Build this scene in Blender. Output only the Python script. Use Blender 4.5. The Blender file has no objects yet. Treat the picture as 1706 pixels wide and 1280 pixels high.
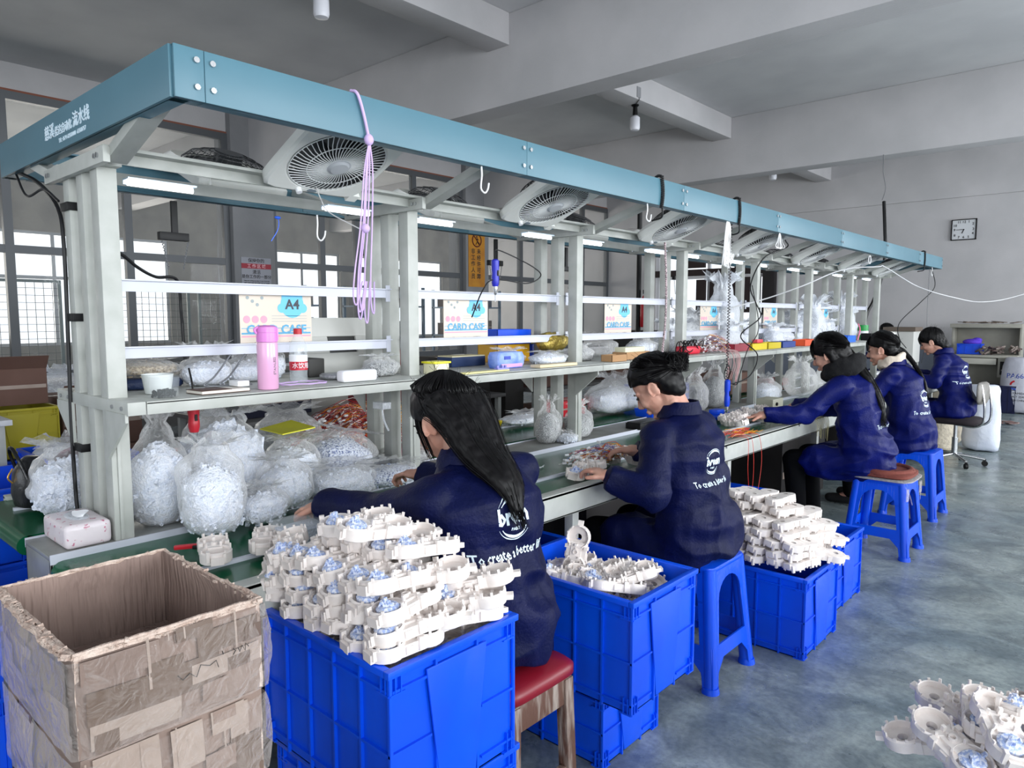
import bpy, bmesh, math, random
from math import pi, sin, cos, radians as R
from mathutils import Vector as V, Matrix as M, noise, Euler, Quaternion
from mathutils.bvhtree import BVHTree
rnd = random.Random(7)
C = bpy.context.scene.collection
SC = bpy.context.scene

# ------------------------------------------------------------------ camera, light, exposure
cam = bpy.data.cameras.new('camera'); camo = bpy.data.objects.new('camera', cam); C.objects.link(camo)
camo.location = (0, 0, 1.4); camo.rotation_euler = (R(90 - 5.329), 0, R(41.917))
cam.sensor_width = 36; cam.lens = 36 * 1190 / 1706; cam.clip_start = .02; cam.clip_end = 80
SC.camera = camo
SC.view_settings.view_transform = 'Standard'; SC.view_settings.look = 'None'
SC.view_settings.gamma = 1; SC.view_settings.use_curve_mapping = False
SC.view_settings.exposure = 0.3
w = bpy.data.worlds.new('overcast_sky'); SC.world = w; w.use_nodes = True
w.node_tree.nodes['Background'].inputs[0].default_value = (.86, .93, 1.0, 1)
w.node_tree.nodes['Background'].inputs[1].default_value = 1.15
SC.cycles.max_bounces = 7; SC.cycles.diffuse_bounces = 4; SC.cycles.glossy_bounces = 3
SC.cycles.transparent_max_bounces = 14; SC.cycles.transmission_bounces = 4
SC.cycles.sample_clamp_indirect = 4; SC.cycles.caustics_reflective = False; SC.cycles.caustics_refractive = False
def area(name, loc, rot, sx, sy, power, col=(1, 1, 1)):
    l = bpy.data.lights.new(name, 'AREA'); l.shape = 'RECTANGLE'; l.size = sx; l.size_y = sy
    l.energy = power; l.color = col
    o = bpy.data.objects.new(name, l); o.location = loc; o.rotation_euler = rot; C.objects.link(o); return o
# daylight through the windows of the unseen right wall, the near wall and the room behind the partition
for i, y in enumerate((-1.5, 3.2, 7.9, 12.0)):
    area('window_daylight', (4.63, y, 2.15), (0, R(90), 0), 2.3, 3.0, 225, (.93, .97, 1))
area('window_daylight', (-6.5, -5.03, 2.15), (R(90), 0, 0), 4.4, 2.3, 60, (.9, .95, 1))
area('window_daylight', (0.6, -5.03, 2.15), (R(90), 0, 0), 4.6, 2.3, 55, (.9, .95, 1))
for y in (0.5, 4.6, 8.6, 12.0):
    area('window_daylight', (-14.82, y, 1.9), (0, R(-90), 0), 2.0, 3.0, 75, (1, .94, .82))

# ------------------------------------------------------------------ helpers
def lin(c):
    if isinstance(c, str): c = tuple(int(c[i:i+2], 16) / 255 for i in (0, 2, 4))
    return tuple((x / 12.92 if x <= .04045 else ((x + .055) / 1.055) ** 2.4) for x in c) + (1,)
MATS = {}
def mat(name, c='808080', r=.5, m=0., c2=None, vs=6., vd=4., lo=.35, hi=.65, bump=0., bs=60., stretch=None, emit=0., coat=0., spec=.5, rvar=0., trans=0., sss=0., bd=3.):
    if name in MATS: return MATS[name]
    mt = bpy.data.materials.new(name); mt.use_nodes = True; nt = mt.node_tree; N = nt.nodes; L = nt.links
    b = N['Principled BSDF']; b.inputs['Base Color'].default_value = lin(c); b.inputs['Roughness'].default_value = r
    b.inputs['Metallic'].default_value = m; b.inputs['Specular IOR Level'].default_value = spec
    if coat: b.inputs['Coat Weight'].default_value = coat; b.inputs['Coat Roughness'].default_value = .15
    if trans: b.inputs['Transmission Weight'].default_value = trans
    if sss: b.inputs['Subsurface Weight'].default_value = sss; b.inputs['Subsurface Radius'].default_value = (.02, .008, .004)
    if emit: b.inputs['Emission Color'].default_value = lin(c); b.inputs['Emission Strength'].default_value = emit
    if c2 or bump or rvar:
        tc = N.new('ShaderNodeTexCoord'); mp = N.new('ShaderNodeMapping'); L.new(tc.outputs['Object'], mp.inputs[0])
        if stretch: mp.inputs['Scale'].default_value = stretch
    if c2 or rvar:
        n = N.new('ShaderNodeTexNoise'); n.inputs['Scale'].default_value = vs; n.inputs['Detail'].default_value = vd; L.new(mp.outputs[0], n.inputs[0])
        rp = N.new('ShaderNodeValToRGB'); L.new(n.outputs[0], rp.inputs[0])
        rp.color_ramp.elements[0].position = lo; rp.color_ramp.elements[1].position = hi
        rp.color_ramp.elements[0].color = lin(c); rp.color_ramp.elements[1].color = lin(c2 or c)
        if c2: L.new(rp.outputs[0], b.inputs['Base Color'])
        if rvar:
            mr = N.new('ShaderNodeMapRange'); L.new(n.outputs[0], mr.inputs[0]); mr.inputs[1].default_value = .3; mr.inputs[2].default_value = .7
            mr.inputs[3].default_value = r; mr.inputs[4].default_value = r + rvar; L.new(mr.outputs[0], b.inputs['Roughness'])
    if bump:
        n2 = N.new('ShaderNodeTexNoise'); n2.inputs['Scale'].default_value = bs; n2.inputs['Detail'].default_value = bd; L.new(mp.outputs[0], n2.inputs[0])
        bp = N.new('ShaderNodeBump'); bp.inputs['Strength'].default_value = bump; bp.inputs['Distance'].default_value = .01
        L.new(n2.outputs[0], bp.inputs['Height']); L.new(bp.outputs[0], b.inputs['Normal'])
    MATS[name] = mt; return mt
def film(name, c='f4f7fa', density=.3, r=.12, bs=30., bump=.8, streak=.5):
    """thin wrinkled see-through plastic"""
    if name in MATS: return MATS[name]
    mt = bpy.data.materials.new(name); mt.use_nodes = True; nt = mt.node_tree; N = nt.nodes; L = nt.links
    b = N['Principled BSDF']; b.inputs['Base Color'].default_value = lin(c); b.inputs['Roughness'].default_value = r
    tc = N.new('ShaderNodeTexCoord'); n2 = N.new('ShaderNodeTexNoise'); n2.inputs['Scale'].default_value = bs; n2.inputs['Detail'].default_value = 4; n2.inputs['Distortion'].default_value = 1.5
    L.new(tc.outputs['Object'], n2.inputs[0])
    bp = N.new('ShaderNodeBump'); bp.inputs['Strength'].default_value = bump; bp.inputs['Distance'].default_value = .01
    L.new(n2.outputs[0], bp.inputs['Height']); L.new(bp.outputs[0], b.inputs['Normal'])
    lw = N.new('ShaderNodeLayerWeight'); lw.inputs[0].default_value = .35; L.new(bp.outputs[0], lw.inputs['Normal'])
    n3 = N.new('ShaderNodeTexNoise'); n3.inputs['Scale'].default_value = bs * .8; n3.inputs['Detail'].default_value = 5; n3.inputs['Distortion'].default_value = 2; L.new(tc.outputs['Object'], n3.inputs[0])
    rp = N.new('ShaderNodeMapRange'); L.new(n3.outputs[0], rp.inputs[0]); rp.inputs[1].default_value = .5; rp.inputs[2].default_value = .68; rp.inputs[3].default_value = 0; rp.inputs[4].default_value = streak
    a = N.new('ShaderNodeMath'); a.operation = 'MAXIMUM'; L.new(lw.outputs['Facing'], a.inputs[0]); L.new(rp.outputs[0], a.inputs[1])
    a2 = N.new('ShaderNodeMath'); a2.operation = 'MULTIPLY_ADD'; a2.inputs[1].default_value = .75; a2.inputs[2].default_value = density; L.new(a.outputs[0], a2.inputs[0]); a2.use_clamp = True
    L.new(a2.outputs[0], b.inputs['Alpha'])
    MATS[name] = mt; return mt
def glass(name, c='eef3f5', a=.12, r=.02):
    if name in MATS: return MATS[name]
    mt = bpy.data.materials.new(name); mt.use_nodes = True; nt = mt.node_tree; N = nt.nodes; L = nt.links
    b = N['Principled BSDF']; b.inputs['Base Color'].default_value = lin(c); b.inputs['Roughness'].default_value = r; b.inputs['Alpha'].default_value = a
    MATS[name] = mt; return mt

class B:
    """collects simple shapes into one mesh"""
    def __init__(s): s.v = []; s.f = []; s.mi = []; s.m = 0
    def add(s, vs, fs, mtx=None):
        o = len(s.v)
        s.v += [tuple(mtx @ V(p)) for p in vs] if mtx else [tuple(p) for p in vs]
        for f in fs: s.f.append(tuple(i + o for i in f)); s.mi.append(s.m)
        return s
    def box(s, x0, x1, y0, y1, z0, z1, mtx=None):
        return s.add([(x0,y0,z0),(x1,y0,z0),(x1,y1,z0),(x0,y1,z0),(x0,y0,z1),(x1,y0,z1),(x1,y1,z1),(x0,y1,z1)],
            [(3,2,1,0),(4,5,6,7),(0,1,5,4),(1,2,6,5),(2,3,7,6),(3,0,4,7)], mtx)
    def frus(s, x0, x1, y0, y1, z0, z1, d, mtx=None):
        """box whose bottom is smaller by d"""
        return s.add([(x0+d,y0+d,z0),(x1-d,y0+d,z0),(x1-d,y1-d,z0),(x0+d,y1-d,z0),(x0,y0,z1),(x1,y0,z1),(x1,y1,z1),(x0,y1,z1)],
            [(3,2,1,0),(4,5,6,7),(0,1,5,4),(1,2,6,5),(2,3,7,6),(3,0,4,7)], mtx)
    def bar(s, p, q, a=.02, b=None, up=(0,0,1)):
        """square bar from p to q, a wide and b high"""
        b = b or a; p = V(p); q = V(q); d = (q - p); n = d.length; d.normalize(); u = V(up)
        if abs(d.dot(u)) > .98: u = V((0, 1, 0))
        x = d.cross(u).normalized(); z = x.cross(d)
        mt = M((x, d, z)).transposed().to_4x4(); mt.translation = p
        return s.box(-a/2, a/2, 0, n, -b/2, b/2, mt)
    def prism(s, poly, h, mtx=None, h0=0.):
        n = len(poly)
        return s.add([(x, y, h0) for x, y in poly] + [(x, y, h) for x, y in poly],
            [tuple(range(n-1, -1, -1)), tuple(range(n, 2*n))] + [(i, (i+1) % n, n+(i+1) % n, n+i) for i in range(n)], mtx)
    def lathe(s, prof, n=16, mtx=None, cap=True):
        vs = []; fs = []
        for r, z in prof:
            for i in range(n): a = 2*pi*i/n; vs.append((r*cos(a), r*sin(a), z))
        for j in range(len(prof)-1):
            for i in range(n): k = (i+1) % n; fs.append((j*n+i, j*n+k, (j+1)*n+k, (j+1)*n+i))
        if cap: fs.append(tuple(range(n-1, -1, -1))); fs.append(tuple(range((len(prof)-1)*n, len(prof)*n)))
        return s.add(vs, fs, mtx)
    def cyl(s, p, q, r, n=12, r2=None):
        p = V(p); q = V(q); d = q - p; mt = d.to_track_quat('Z', 'Y').to_matrix().to_4x4(); mt.translation = p
        return s.lathe([(r, 0), (r if r2 is None else r2, d.length)], n, mt)
    def tube(s, pts, r, n=6, closed=False, cap=True):
        pts = [V(p) for p in pts]; k = len(pts); vs = []; fs = []
        rr = r if callable(r) else (lambda t: r); nrm = None
        for i, p in enumerate(pts):
            t = ((pts[(i+1) % k] if closed or i < k-1 else p) - (pts[i-1] if closed or i else p))
            t = t.normalized() if t.length > 1e-9 else V((0,0,1))
            if nrm is None:
                nrm = t.orthogonal().normalized()
            else:
                nrm = (nrm - t * nrm.dot(t)); nrm = nrm.normalized() if nrm.length > 1e-6 else t.orthogonal().normalized()
            bn = t.cross(nrm); ra = rr(i/(k-1) if k > 1 else 0)
            for j in range(n): a = 2*pi*j/n; vs.append(p + (nrm*cos(a) + bn*sin(a)) * ra)
        for i in range(k if closed else k-1):
            for j in range(n):
                a = i*n+j; b2 = i*n+(j+1) % n; c2 = ((i+1) % k)*n; fs.append((a, b2, c2+(j+1) % n, c2+j))
        if cap and not closed: fs.append(tuple(range(n-1, -1, -1))); fs.append(tuple(range((k-1)*n, k*n)))
        return s.add(vs, fs)
    def ball(s, c, r, n=10, mtx=None):
        rx, ry, rz = (r, r, r) if not hasattr(r, '__len__') else r
        m2 = M.Translation(c) @ (mtx or M()) @ M.Diagonal((rx, ry, rz, 1)); h = n//2 + 1
        return s.lathe([(max(.02, sin(pi*i/h)), -cos(pi*i/h)) for i in range(h+1)], n, m2)
    def caps(s, p, q, r1, r2, n=12):
        """tapered limb"""
        p = V(p); q = V(q); d = (q-p); L = d.length; mt = d.to_track_quat('Z', 'Y').to_matrix().to_4x4(); mt.translation = p; h = 4
        pr = [(max(.001, r1*sin(pi/2*i/h)), -r1*cos(pi/2*i/h)) for i in range(h+1)] + [(max(.001, r2*cos(pi/2*i/h)), L+r2*sin(pi/2*i/h)) for i in range(h+1)]
        return s.lathe(pr, n, mt)
    def loft(s, rings, n=20):
        """rings: (centre, x-axis vector, y-axis vector)"""
        vs = []; fs = []
        for c, ax, ay in rings:
            for i in range(n): a = 2*pi*i/n; vs.append(V(c) + V(ax)*cos(a) + V(ay)*sin(a))
        for j in range(len(rings)-1):
            for i in range(n): k = (i+1) % n; fs.append((j*n+i, j*n+k, (j+1)*n+k, (j+1)*n+i))
        fs.append(tuple(range(n-1, -1, -1))); fs.append(tuple(range((len(rings)-1)*n, len(rings)*n)))
        return s.add(vs, fs)
    def mesh(s, name, mats, smooth=None, bevel=0, seg=2):
        me = bpy.data.meshes.new(name); me.from_pydata(s.v, [], s.f)
        for m in (mats if isinstance(mats, (list, tuple)) else [mats]): me.materials.append(m)
        if len(me.materials) > 1: me.polygons.foreach_set('material_index', s.mi)
        if bevel:
            bm = bmesh.new(); bm.from_mesh(me)
            bmesh.ops.recalc_face_normals(bm, faces=bm.faces)
            ed = [e for e in bm.edges if len(e.link_faces) == 2 and e.calc_face_angle(0) > .5]
            bmesh.ops.bevel(bm, geom=ed, offset=bevel, segments=seg, profile=.6, affect='EDGES', clamp_overlap=True)
            bm.to_mesh(me); bm.free()
            if smooth is None: smooth = 40
        else:
            bm = bmesh.new(); bm.from_mesh(me); bmesh.ops.recalc_face_normals(bm, faces=bm.faces); bm.to_mesh(me); bm.free()
        if smooth:
            me.polygons.foreach_set('use_smooth', [True]*len(me.polygons))
            if smooth < 180:
                me.set_sharp_from_angle(angle=R(smooth))
        me.update(); return me
    def obj(s, name, mats, parent=None, smooth=None, bevel=0, seg=2, **k):
        return link(name, s.mesh(name, mats, smooth, bevel, seg), parent, **k)
def link(name, me, parent=None, loc=None, rot=None, **k):
    o = bpy.data.objects.new(name, me); C.objects.link(o)
    if parent is not None: o.parent = parent
    if loc is not None: o.location = loc
    if rot is not None: o.rotation_euler = rot
    for a, b in k.items(): o[a] = b
    return o
def thing(name, label, cat, loc=(0,0,0), rz=0., group=None, rot=None):
    o = bpy.data.objects.new(name, None); C.objects.link(o); o.location = loc; o.rotation_euler = rot or (0, 0, rz)
    o['label'] = label; o['category'] = cat
    if group: o['group'] = group
    o.empty_display_size = .05
    return o
def tag(o, label, cat, group=None, **k):
    o['label'] = label; o['category'] = cat
    if group: o['group'] = group
    for a, b in k.items(): o[a] = b
    return o
def dup(root, loc, rot=None, label=None, group=None, sc=None):
    r = root.copy(); C.objects.link(r); r.location = loc
    if rot is not None: r.rotation_euler = rot
    if sc: r.scale = (sc, sc, sc)
    if label: r['label'] = label
    if group: r['group'] = group
    for ch in list(root.children):
        c = ch.copy(); C.objects.link(c); c.parent = r
        for g in ch.children:
            d = g.copy(); C.objects.link(d); d.parent = c
    return r
def struct(name, b, m, **k):
    o = b.obj(name, m, **k) if isinstance(b, B) else b
    o['kind'] = 'structure'; return o
def eval_mesh(me, mods, name='baked'):
    """apply modifiers to a mesh through a temporary object"""
    o = bpy.data.objects.new('baking', me); C.objects.link(o)
    for t, kw in mods:
        m = o.modifiers.new(t, t)
        for a, b in kw.items(): setattr(m, a, b)
    bpy.context.view_layer.update()
    dg = bpy.context.evaluated_depsgraph_get()
    r = bpy.data.meshes.new_from_object(o.evaluated_get(dg), preserve_all_data_layers=False, depsgraph=dg); r.name = name
    bpy.data.objects.remove(o); return r
def displace(me, f):
    me.update()
    nr = [v.normal.copy() for v in me.vertices]
    for v, n in zip(me.vertices, nr): v.co = v.co + n * f(v.co, n)
    me.update()
def N3(p, s=1., o=0.): return noise.noise(V((p[0]*s+o, p[1]*s+o*1.3, p[2]*s-o)))
def spline(pts, n=8):
    """catmull-rom"""
    P = [V(p) for p in pts]; P = [P[0]*2-P[1]] + P + [P[-1]*2-P[-2]]; out = []
    for i in range(1, len(P)-2):
        for k in range(n):
            t = k/n; a, b, c, d = P[i-1:i+3]
            out.append(.5*((2*b) + (c-a)*t + (2*a-5*b+4*c-d)*t*t + (3*b-a-3*c+d)*t**3))
    out.append(P[-2]); return out
FONTC = {}
def text(name, body, size, mt, mtx, parent=None, align='CENTER', ext=.0006, bold=0., xs=1., smooth=False, res=2, **k):
    cu = bpy.data.curves.new(name, 'FONT'); cu.body = body; cu.size = size; cu.align_x = align; cu.align_y = 'CENTER'
    cu.extrude = ext; cu.offset = bold; cu.resolution_u = res
    o = bpy.data.objects.new(name, cu); C.objects.link(o); bpy.context.view_layer.update()
    dg = bpy.context.evaluated_depsgraph_get(); me = bpy.data.meshes.new_from_object(o.evaluated_get(dg)); bpy.data.objects.remove(o); bpy.data.curves.remove(cu)
    me.transform(M.Diagonal((xs, 1, 1, 1))); me.transform(mtx); me.materials.clear(); me.materials.append(mt)
    return link(name, me, parent, **k)
def face_mtx(loc, nrm, up=(0,0,1)):
    """plane at loc facing nrm: local x right, y up, z = nrm"""
    z = V(nrm).normalized(); y = V(up); y = (y - z*y.dot(z)).normalized(); x = y.cross(z)
    m = M((x, y, z)).transposed().to_4x4(); m.translation = V(loc); return m
# ------------------------------------------------------------------ materials
WALL = mat('wall_paint', 'c4c2c4', .85, c2='b9b8ba', vs=1.5, bump=.15, bs=40)
CEIL = mat('ceiling_paint', 'd4d4d6', .9, c2='c8c8cb', vs=1.2, bump=.1, bs=30)
DADO = mat('dado_paint', '7f8796', .7, c2='747c8a', vs=2)
OLDW = mat('bare_plaster', 'aaa6a0', .9, c2='96938f', vs=2.2, bump=.25, bs=20)
ALU = mat('window_aluminium', '5d6064', .45, .3)
ALUL = mat('light_aluminium', 'a9adb2', .4, .5)
GREYP = mat('grey_green_powder_coat', 'bbbdb8', .38, c2='b0b3ad', vs=14, rvar=.15)
GREYD = mat('grey_steel_dirty', 'a8aba7', .4, .35, c2='8f908d', vs=8)
TEAL = mat('teal_fascia_paint', '628a9b', .42, c2='5f8798', vs=3)
BELT = mat('green_belt_rubber', '0a5034', .16, c2='0d5c3b', vs=5, rvar=.12, spec=.32)
WHITEP = mat('white_plastic', 'f2f3f6', .35)
WHITEB = mat('white_bar_paint', 'cdd0dc', .4)
BLACKP = mat('black_plastic', '0c0c0e', .45, spec=.25)
BLUE = mat('blue_crate_plastic', '0052e6', .33, c2='0047d2', vs=3.5, rvar=.12, coat=.1, spec=.45)
BLUED = mat('blue_crate_worn_edge', '5a8fd8', .7, c2='2f6ae0', vs=40, lo=.3, hi=.7)
CREAM = mat('cream_housing_plastic', 'f1e9e4', .42, c2='e6ddd8', vs=30, sss=0)
COIL = mat('blue_white_coil', 'a9bce8', .5, c2='e9eefc', vs=160, lo=.45, hi=.55)
CARD = mat('corrugated_cardboard', '8b776c', .8, c2='78665d', vs=4, bump=.35, bs=40, stretch=(1, 1, .12))
CARDI = mat('cardboard_inside', '9a847a', .85, c2='836f67', vs=6, bump=.8, bs=130, stretch=(1, 1, .06), bd=1)
CARDT = mat('torn_cardboard_edge', 'd2bfb2', .95, c2='b29a8d', vs=60, bump=.8, bs=120)
TAPEL = mat('pale_packing_tape', 'a59489', .3, c2='98877c', vs=9)
TAPED = mat('brown_packing_tape', '6f5d52', .25, c2='66554a', vs=9)
WRAP = film('stretch_wrap', 'd6cdc8', .0, .08, 24, 1., .24)
FILM = film('clear_bag_film', 'ffffff', .02, .12, 34, .7, .30)
FILMH = film('hazy_bag_film', 'f0f4fb', .28, .18, 40, .8, .45)
WPARTS = mat('white_small_parts', 'eef1f9', .5, c2='dde4f2', vs=70, lo=.35, hi=.6, bump=.7, bs=150)
WCHIPS = mat('white_and_navy_chips', 'e6ecfa', .5, c2='5a6c9e', vs=150, lo=.50, hi=.60, bump=1., bs=150)
WSCREW = mat('steel_screws', '8d9093', .3, .7, c2='e8eaec', vs=260, lo=.42, hi=.58, bump=1., bs=220)
BEIGEP = mat('beige_small_parts', 'c9bba4', .6, c2='8f8270', vs=110, lo=.4, hi=.6, bump=1., bs=150)
GLASS = glass('partition_glass', 'dfe6ea', .07)
TUBE = mat('led_tube', 'f2f8ff', .3, emit=5.)
NAVY = mat('navy_coat_cloth', '030d50', .5, c2='04115e', vs=9, bump=.25, bs=120, spec=.18)
NAVYD = mat('dark_navy_coat_cloth', '050c32', .55, c2='070f3e', vs=9, bump=.25, bs=120, spec=.16)
PRINT = mat('pale_print', 'dff0fb', .6)
SKIN = mat('skin', 'd0a08c', .5, c2='c8907c', vs=18, sss=.08)
HAIR = mat('black_hair', '060506', .45, c2='0d0b0d', vs=30, spec=.22)
DARKC = mat('dark_trousers', '06070a', .85, spec=.1)
RED = mat('red_plastic', 'c01828', .4)
YEL = mat('yellow_plastic', 'd8c21a', .45)
STEEL = mat('polished_steel', 'c4c6c8', .2, .9)
WOOD = mat('worn_brown_wood', '5d4034', .6, c2='a69a90', vs=7, lo=.45, hi=.7, stretch=(6, 6, 1), bump=.4, bs=30)
def floor_mat():
    mt = bpy.data.materials.new('worn_grey_green_floor_paint'); mt.use_nodes = True; nt = mt.node_tree; N = nt.nodes; L = nt.links; b = N['Principled BSDF']
    tc = N.new('ShaderNodeTexCoord')
    def nz(s, d, dist=0.):
        n = N.new('ShaderNodeTexNoise'); n.inputs['Scale'].default_value = s; n.inputs['Detail'].default_value = d; n.inputs['Distortion'].default_value = dist; n.inputs['Roughness'].default_value = .62; L.new(tc.outputs['Object'], n.inputs[0]); return n
    def ramp(n, p0, c0, p1, c1):
        r = N.new('ShaderNodeValToRGB'); L.new(n.outputs[0], r.inputs[0]); e = r.color_ramp.elements; e[0].position = p0; e[1].position = p1; e[0].color = lin(c0); e[1].color = lin(c1); return r
    a = ramp(nz(1.3, 9, .6), .38, '7f8f94', .62, 'a5afab'); s = ramp(nz(3.2, 10, 1.2), .40, '6b7988', .6, 'ffffff'); f = ramp(nz(42, 6), .35, 'b9bfc4', .62, 'ffffff')
    def mix(x, y, fac, mode='MULTIPLY'):
        m = N.new('ShaderNodeMix'); m.data_type = 'RGBA'; m.blend_type = mode; L.new(x, m.inputs[6])
        if isinstance(y, tuple): m.inputs[7].default_value = y
        else: L.new(y, m.inputs[7])
        if isinstance(fac, float): m.inputs[0].default_value = fac
        else: L.new(fac, m.inputs[0])
        return m.outputs[2]
    c = mix(a.outputs[0], s.outputs[0], .55); c = mix(c, f.outputs[0], .6)
    L.new(c, b.inputs['Base Color'])
    mr = N.new('ShaderNodeMapRange'); L.new(nz(4, 6).outputs[0], mr.inputs[0]); mr.inputs[1].default_value = .3; mr.inputs[2].default_value = .7; mr.inputs[3].default_value = .2; mr.inputs[4].default_value = .42; L.new(mr.outputs[0], b.inputs['Roughness'])
    bp = N.new('ShaderNodeBump'); bp.inputs['Strength'].default_value = .12; bp.inputs['Distance'].default_value = .01; L.new(nz(30, 5).outputs[0], bp.inputs['Height']); L.new(bp.outputs[0], b.inputs['Normal'])
    return mt
FLOOR = floor_mat()

# ------------------------------------------------------------------ building shell
XL, XR, YN, YF, ZC = -9.65, 4.4, -4.8, 14.1, 4.22
XO = -14.6
struct('floor', B().box(XO, XR+.2, YN-.2, YF+.3, -.1, 0), FLOOR)
struct('ceiling', B().box(XO, XR+.2, YN-.2, YF+.3, ZC, ZC+.15), CEIL)
def wall_holes(name, axis, c, t, a0, a1, z0, z1, holes, m):
    """wall slab built of pieces round rectangular openings; a = the horizontal run"""
    b = B(); cuts = sorted(holes)
    def pc(p0, p1, q0, q1):
        if p1-p0 < 1e-4 or q1-q0 < 1e-4: return
        b.box(c, c+t, p0, p1, q0, q1) if axis == 'x' else b.box(p0, p1, c, c+t, q0, q1)
    p = a0
    for (h0, h1, k0, k1) in cuts: pc(p, h0, z0, z1); pc(h0, h1, z0, k0); pc(h0, h1, k1, z1); p = h1
    pc(p, a1, z0, z1); return struct(name, b, m)
wall_holes('wall_far', 'y', YF, .24, XO, XR, 0, ZC, [(-8.35, -5.87, .95, 2.95)], WALL)
struct('trim_dado_far', B().box(-5.8, XR, YF-.012, YF, 0, .93), DADO)
wall_holes('wall_right', 'x', XR, .2, YN, YF, 0, ZC, [(-3, 0, 1.0, 3.3), (1.7, 4.7, 1.0, 3.3), (6.4, 9.4, 1.0, 3.3), (10.6, 13.4, 1.0, 3.3)], WALL)
wall_holes('wall_near', 'y', YN-.2, .2, XO, XR, 0, ZC, [(-8.7, -4.3, 1.0, 3.3), (-1.7, 2.9, 1.0, 3.3)], WALL)
wall_holes('wall_outer', 'x', XO-.2, .2, YN, YF, 0, ZC, [(-1, 2, .9, 2.9), (3.1, 6.1, .9, 2.9), (7.1, 10.1, .9, 2.9), (10.6, 13.4, .9, 2.9)], OLDW)
# beams
for i, y in enumerate((-4.22, .46, 5.14, 9.83)):
    struct('trim_%d' % (i+1), B().box(XO, XR, y, y+.3, 3.4, ZC), WALL, bevel=.012)
struct('trim_5', B().box(XO, XR, YF-.06, YF, 3.4, ZC), WALL)
n = 6
for (x0, x1) in ((-4.93, -4.645), (.6, .885)):
    for (y0, y1) in ((-3.92, .46), (.76, 5.14), (5.44, 9.83), (10.13, YF-.06)):
        struct('trim_%d' % n, B().box(x0, x1, y0, y1, 3.93, ZC), WALL, bevel=.01); n += 1
# left wall = glass partition on a low sill wall, with pillars under the beams
struct('wall_left', B().box(XL-.1, XL, YN, YF, 0, .68).box(XL-.1, XL, YN, YF, 3.93, ZC), WALL)
struct('trim_20', B().box(XL-.14, XL+.06, YN, YF, .68, .72), mat('sill_stone', 'd6d6da', .5))
struct('trim_21', B().box(XL-.02, XL+.02, YN, YF, 3.90, 3.93), mat('rust_line', '8a5544', .8))
PIL = mat('pillar_paint', '8c8d90', .8, c2='828386', vs=2, bump=.15, bs=30)
pillars = [(.3, .92), (4.87, 5.49), (9.35, 9.95), (-4.2, -3.6)]
for i, (y0, y1) in enumerate(pillars):
    struct('wall_pillar_%d' % (i+1), B().box(XL-.35, XL+.12, y0, y1, 0, ZC), PIL, bevel=.01)
spans = [(-3.6, .3, [-2.3, -1.0]), (.92, 4.87, [1.1, 2.28, 3.55]), (5.49, 9.35, [6.35, 7.0, 8.2]), (9.95, YF, [11.0, 12.1, 13.1])]
for i, (y0, y1, vs) in enumerate(spans):
    fr = B(); x0, x1 = XL-.05, XL+.03
    for z in (.76, 2.17, 3.86): fr.box(x0, x1, y0, y1, z-.045, z+.045)
    for y in [y0+.04] + vs + [y1-.04]: fr.box(x0-.003, x1+.003, y-.045, y+.045, .72, 3.9)
    wf = struct('window_%d' % (i+1), fr, ALU)
    ys = [y0] + vs + [y1]
    for k in range(len(ys)-1):
        for (za, zb) in ((.8, 2.13), (2.21, 3.82)):
            B().box(XL-.012, XL-.006, ys[k]+.04, ys[k+1]-.04, za, zb).obj('pane', GLASS, wf)
# outer room windows (aluminium frames, bright sky beyond), far-wall windows with dark blinds
for i, (y0, y1) in enumerate(((-1, 2), (3.1, 6.1), (7.1, 10.1), (10.6, 13.4))):
    fr = B()
    for z in (.92, 2.1, 2.88): fr.box(XO-.1, XO-.04, y0, y1, z-.03, z+.03)
    for k in range(4): y = y0+.03+(y1-y0-.06)*k/3; fr.box(XO-.102, XO-.038, y-.03, y+.03, .9, 2.9)
    struct('window_%d' % (i+5), fr, ALUL)
fr = B(); DK = mat('dark_brown_board', '2c1f20', .7)
for z in (.97, 2.25, 2.93): fr.box(-8.35, -5.87, YF+.05, YF+.11, z-.03, z+.03)
for x in (-8.32, -7.1, -5.9): fr.box(x-.035, x+.035, YF+.048, YF+.112, .95, 2.95)
wf = struct('window_9', fr, mat('white_window_frame', 'e6e6ea', .5))
for q in ((-8.35, -5.87, 2.28, 2.42), (-7.75, -7.16, 2.45, 2.9), (-7.35, -7.14, 1.55, 2.2), (-7.04, -5.95, 1.5, 2.22), (-6.5, -5.93, 2.42, 2.6)):
    B().box(q[0], q[1], YF-.03, YF+.03, q[2], q[3]).obj('blind_board', DK, wf)
# wall between column and far window seen dark; door-like dark panel
tag(B().box(-5.87, -5.62, YF-.12, YF, 1.45, 2.5).obj('switch_cabinet', mat('cabinet_black', '1d191b', .5), bevel=.01), 'dark electric cabinet on the far wall beside the window', 'cabinet')
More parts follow.
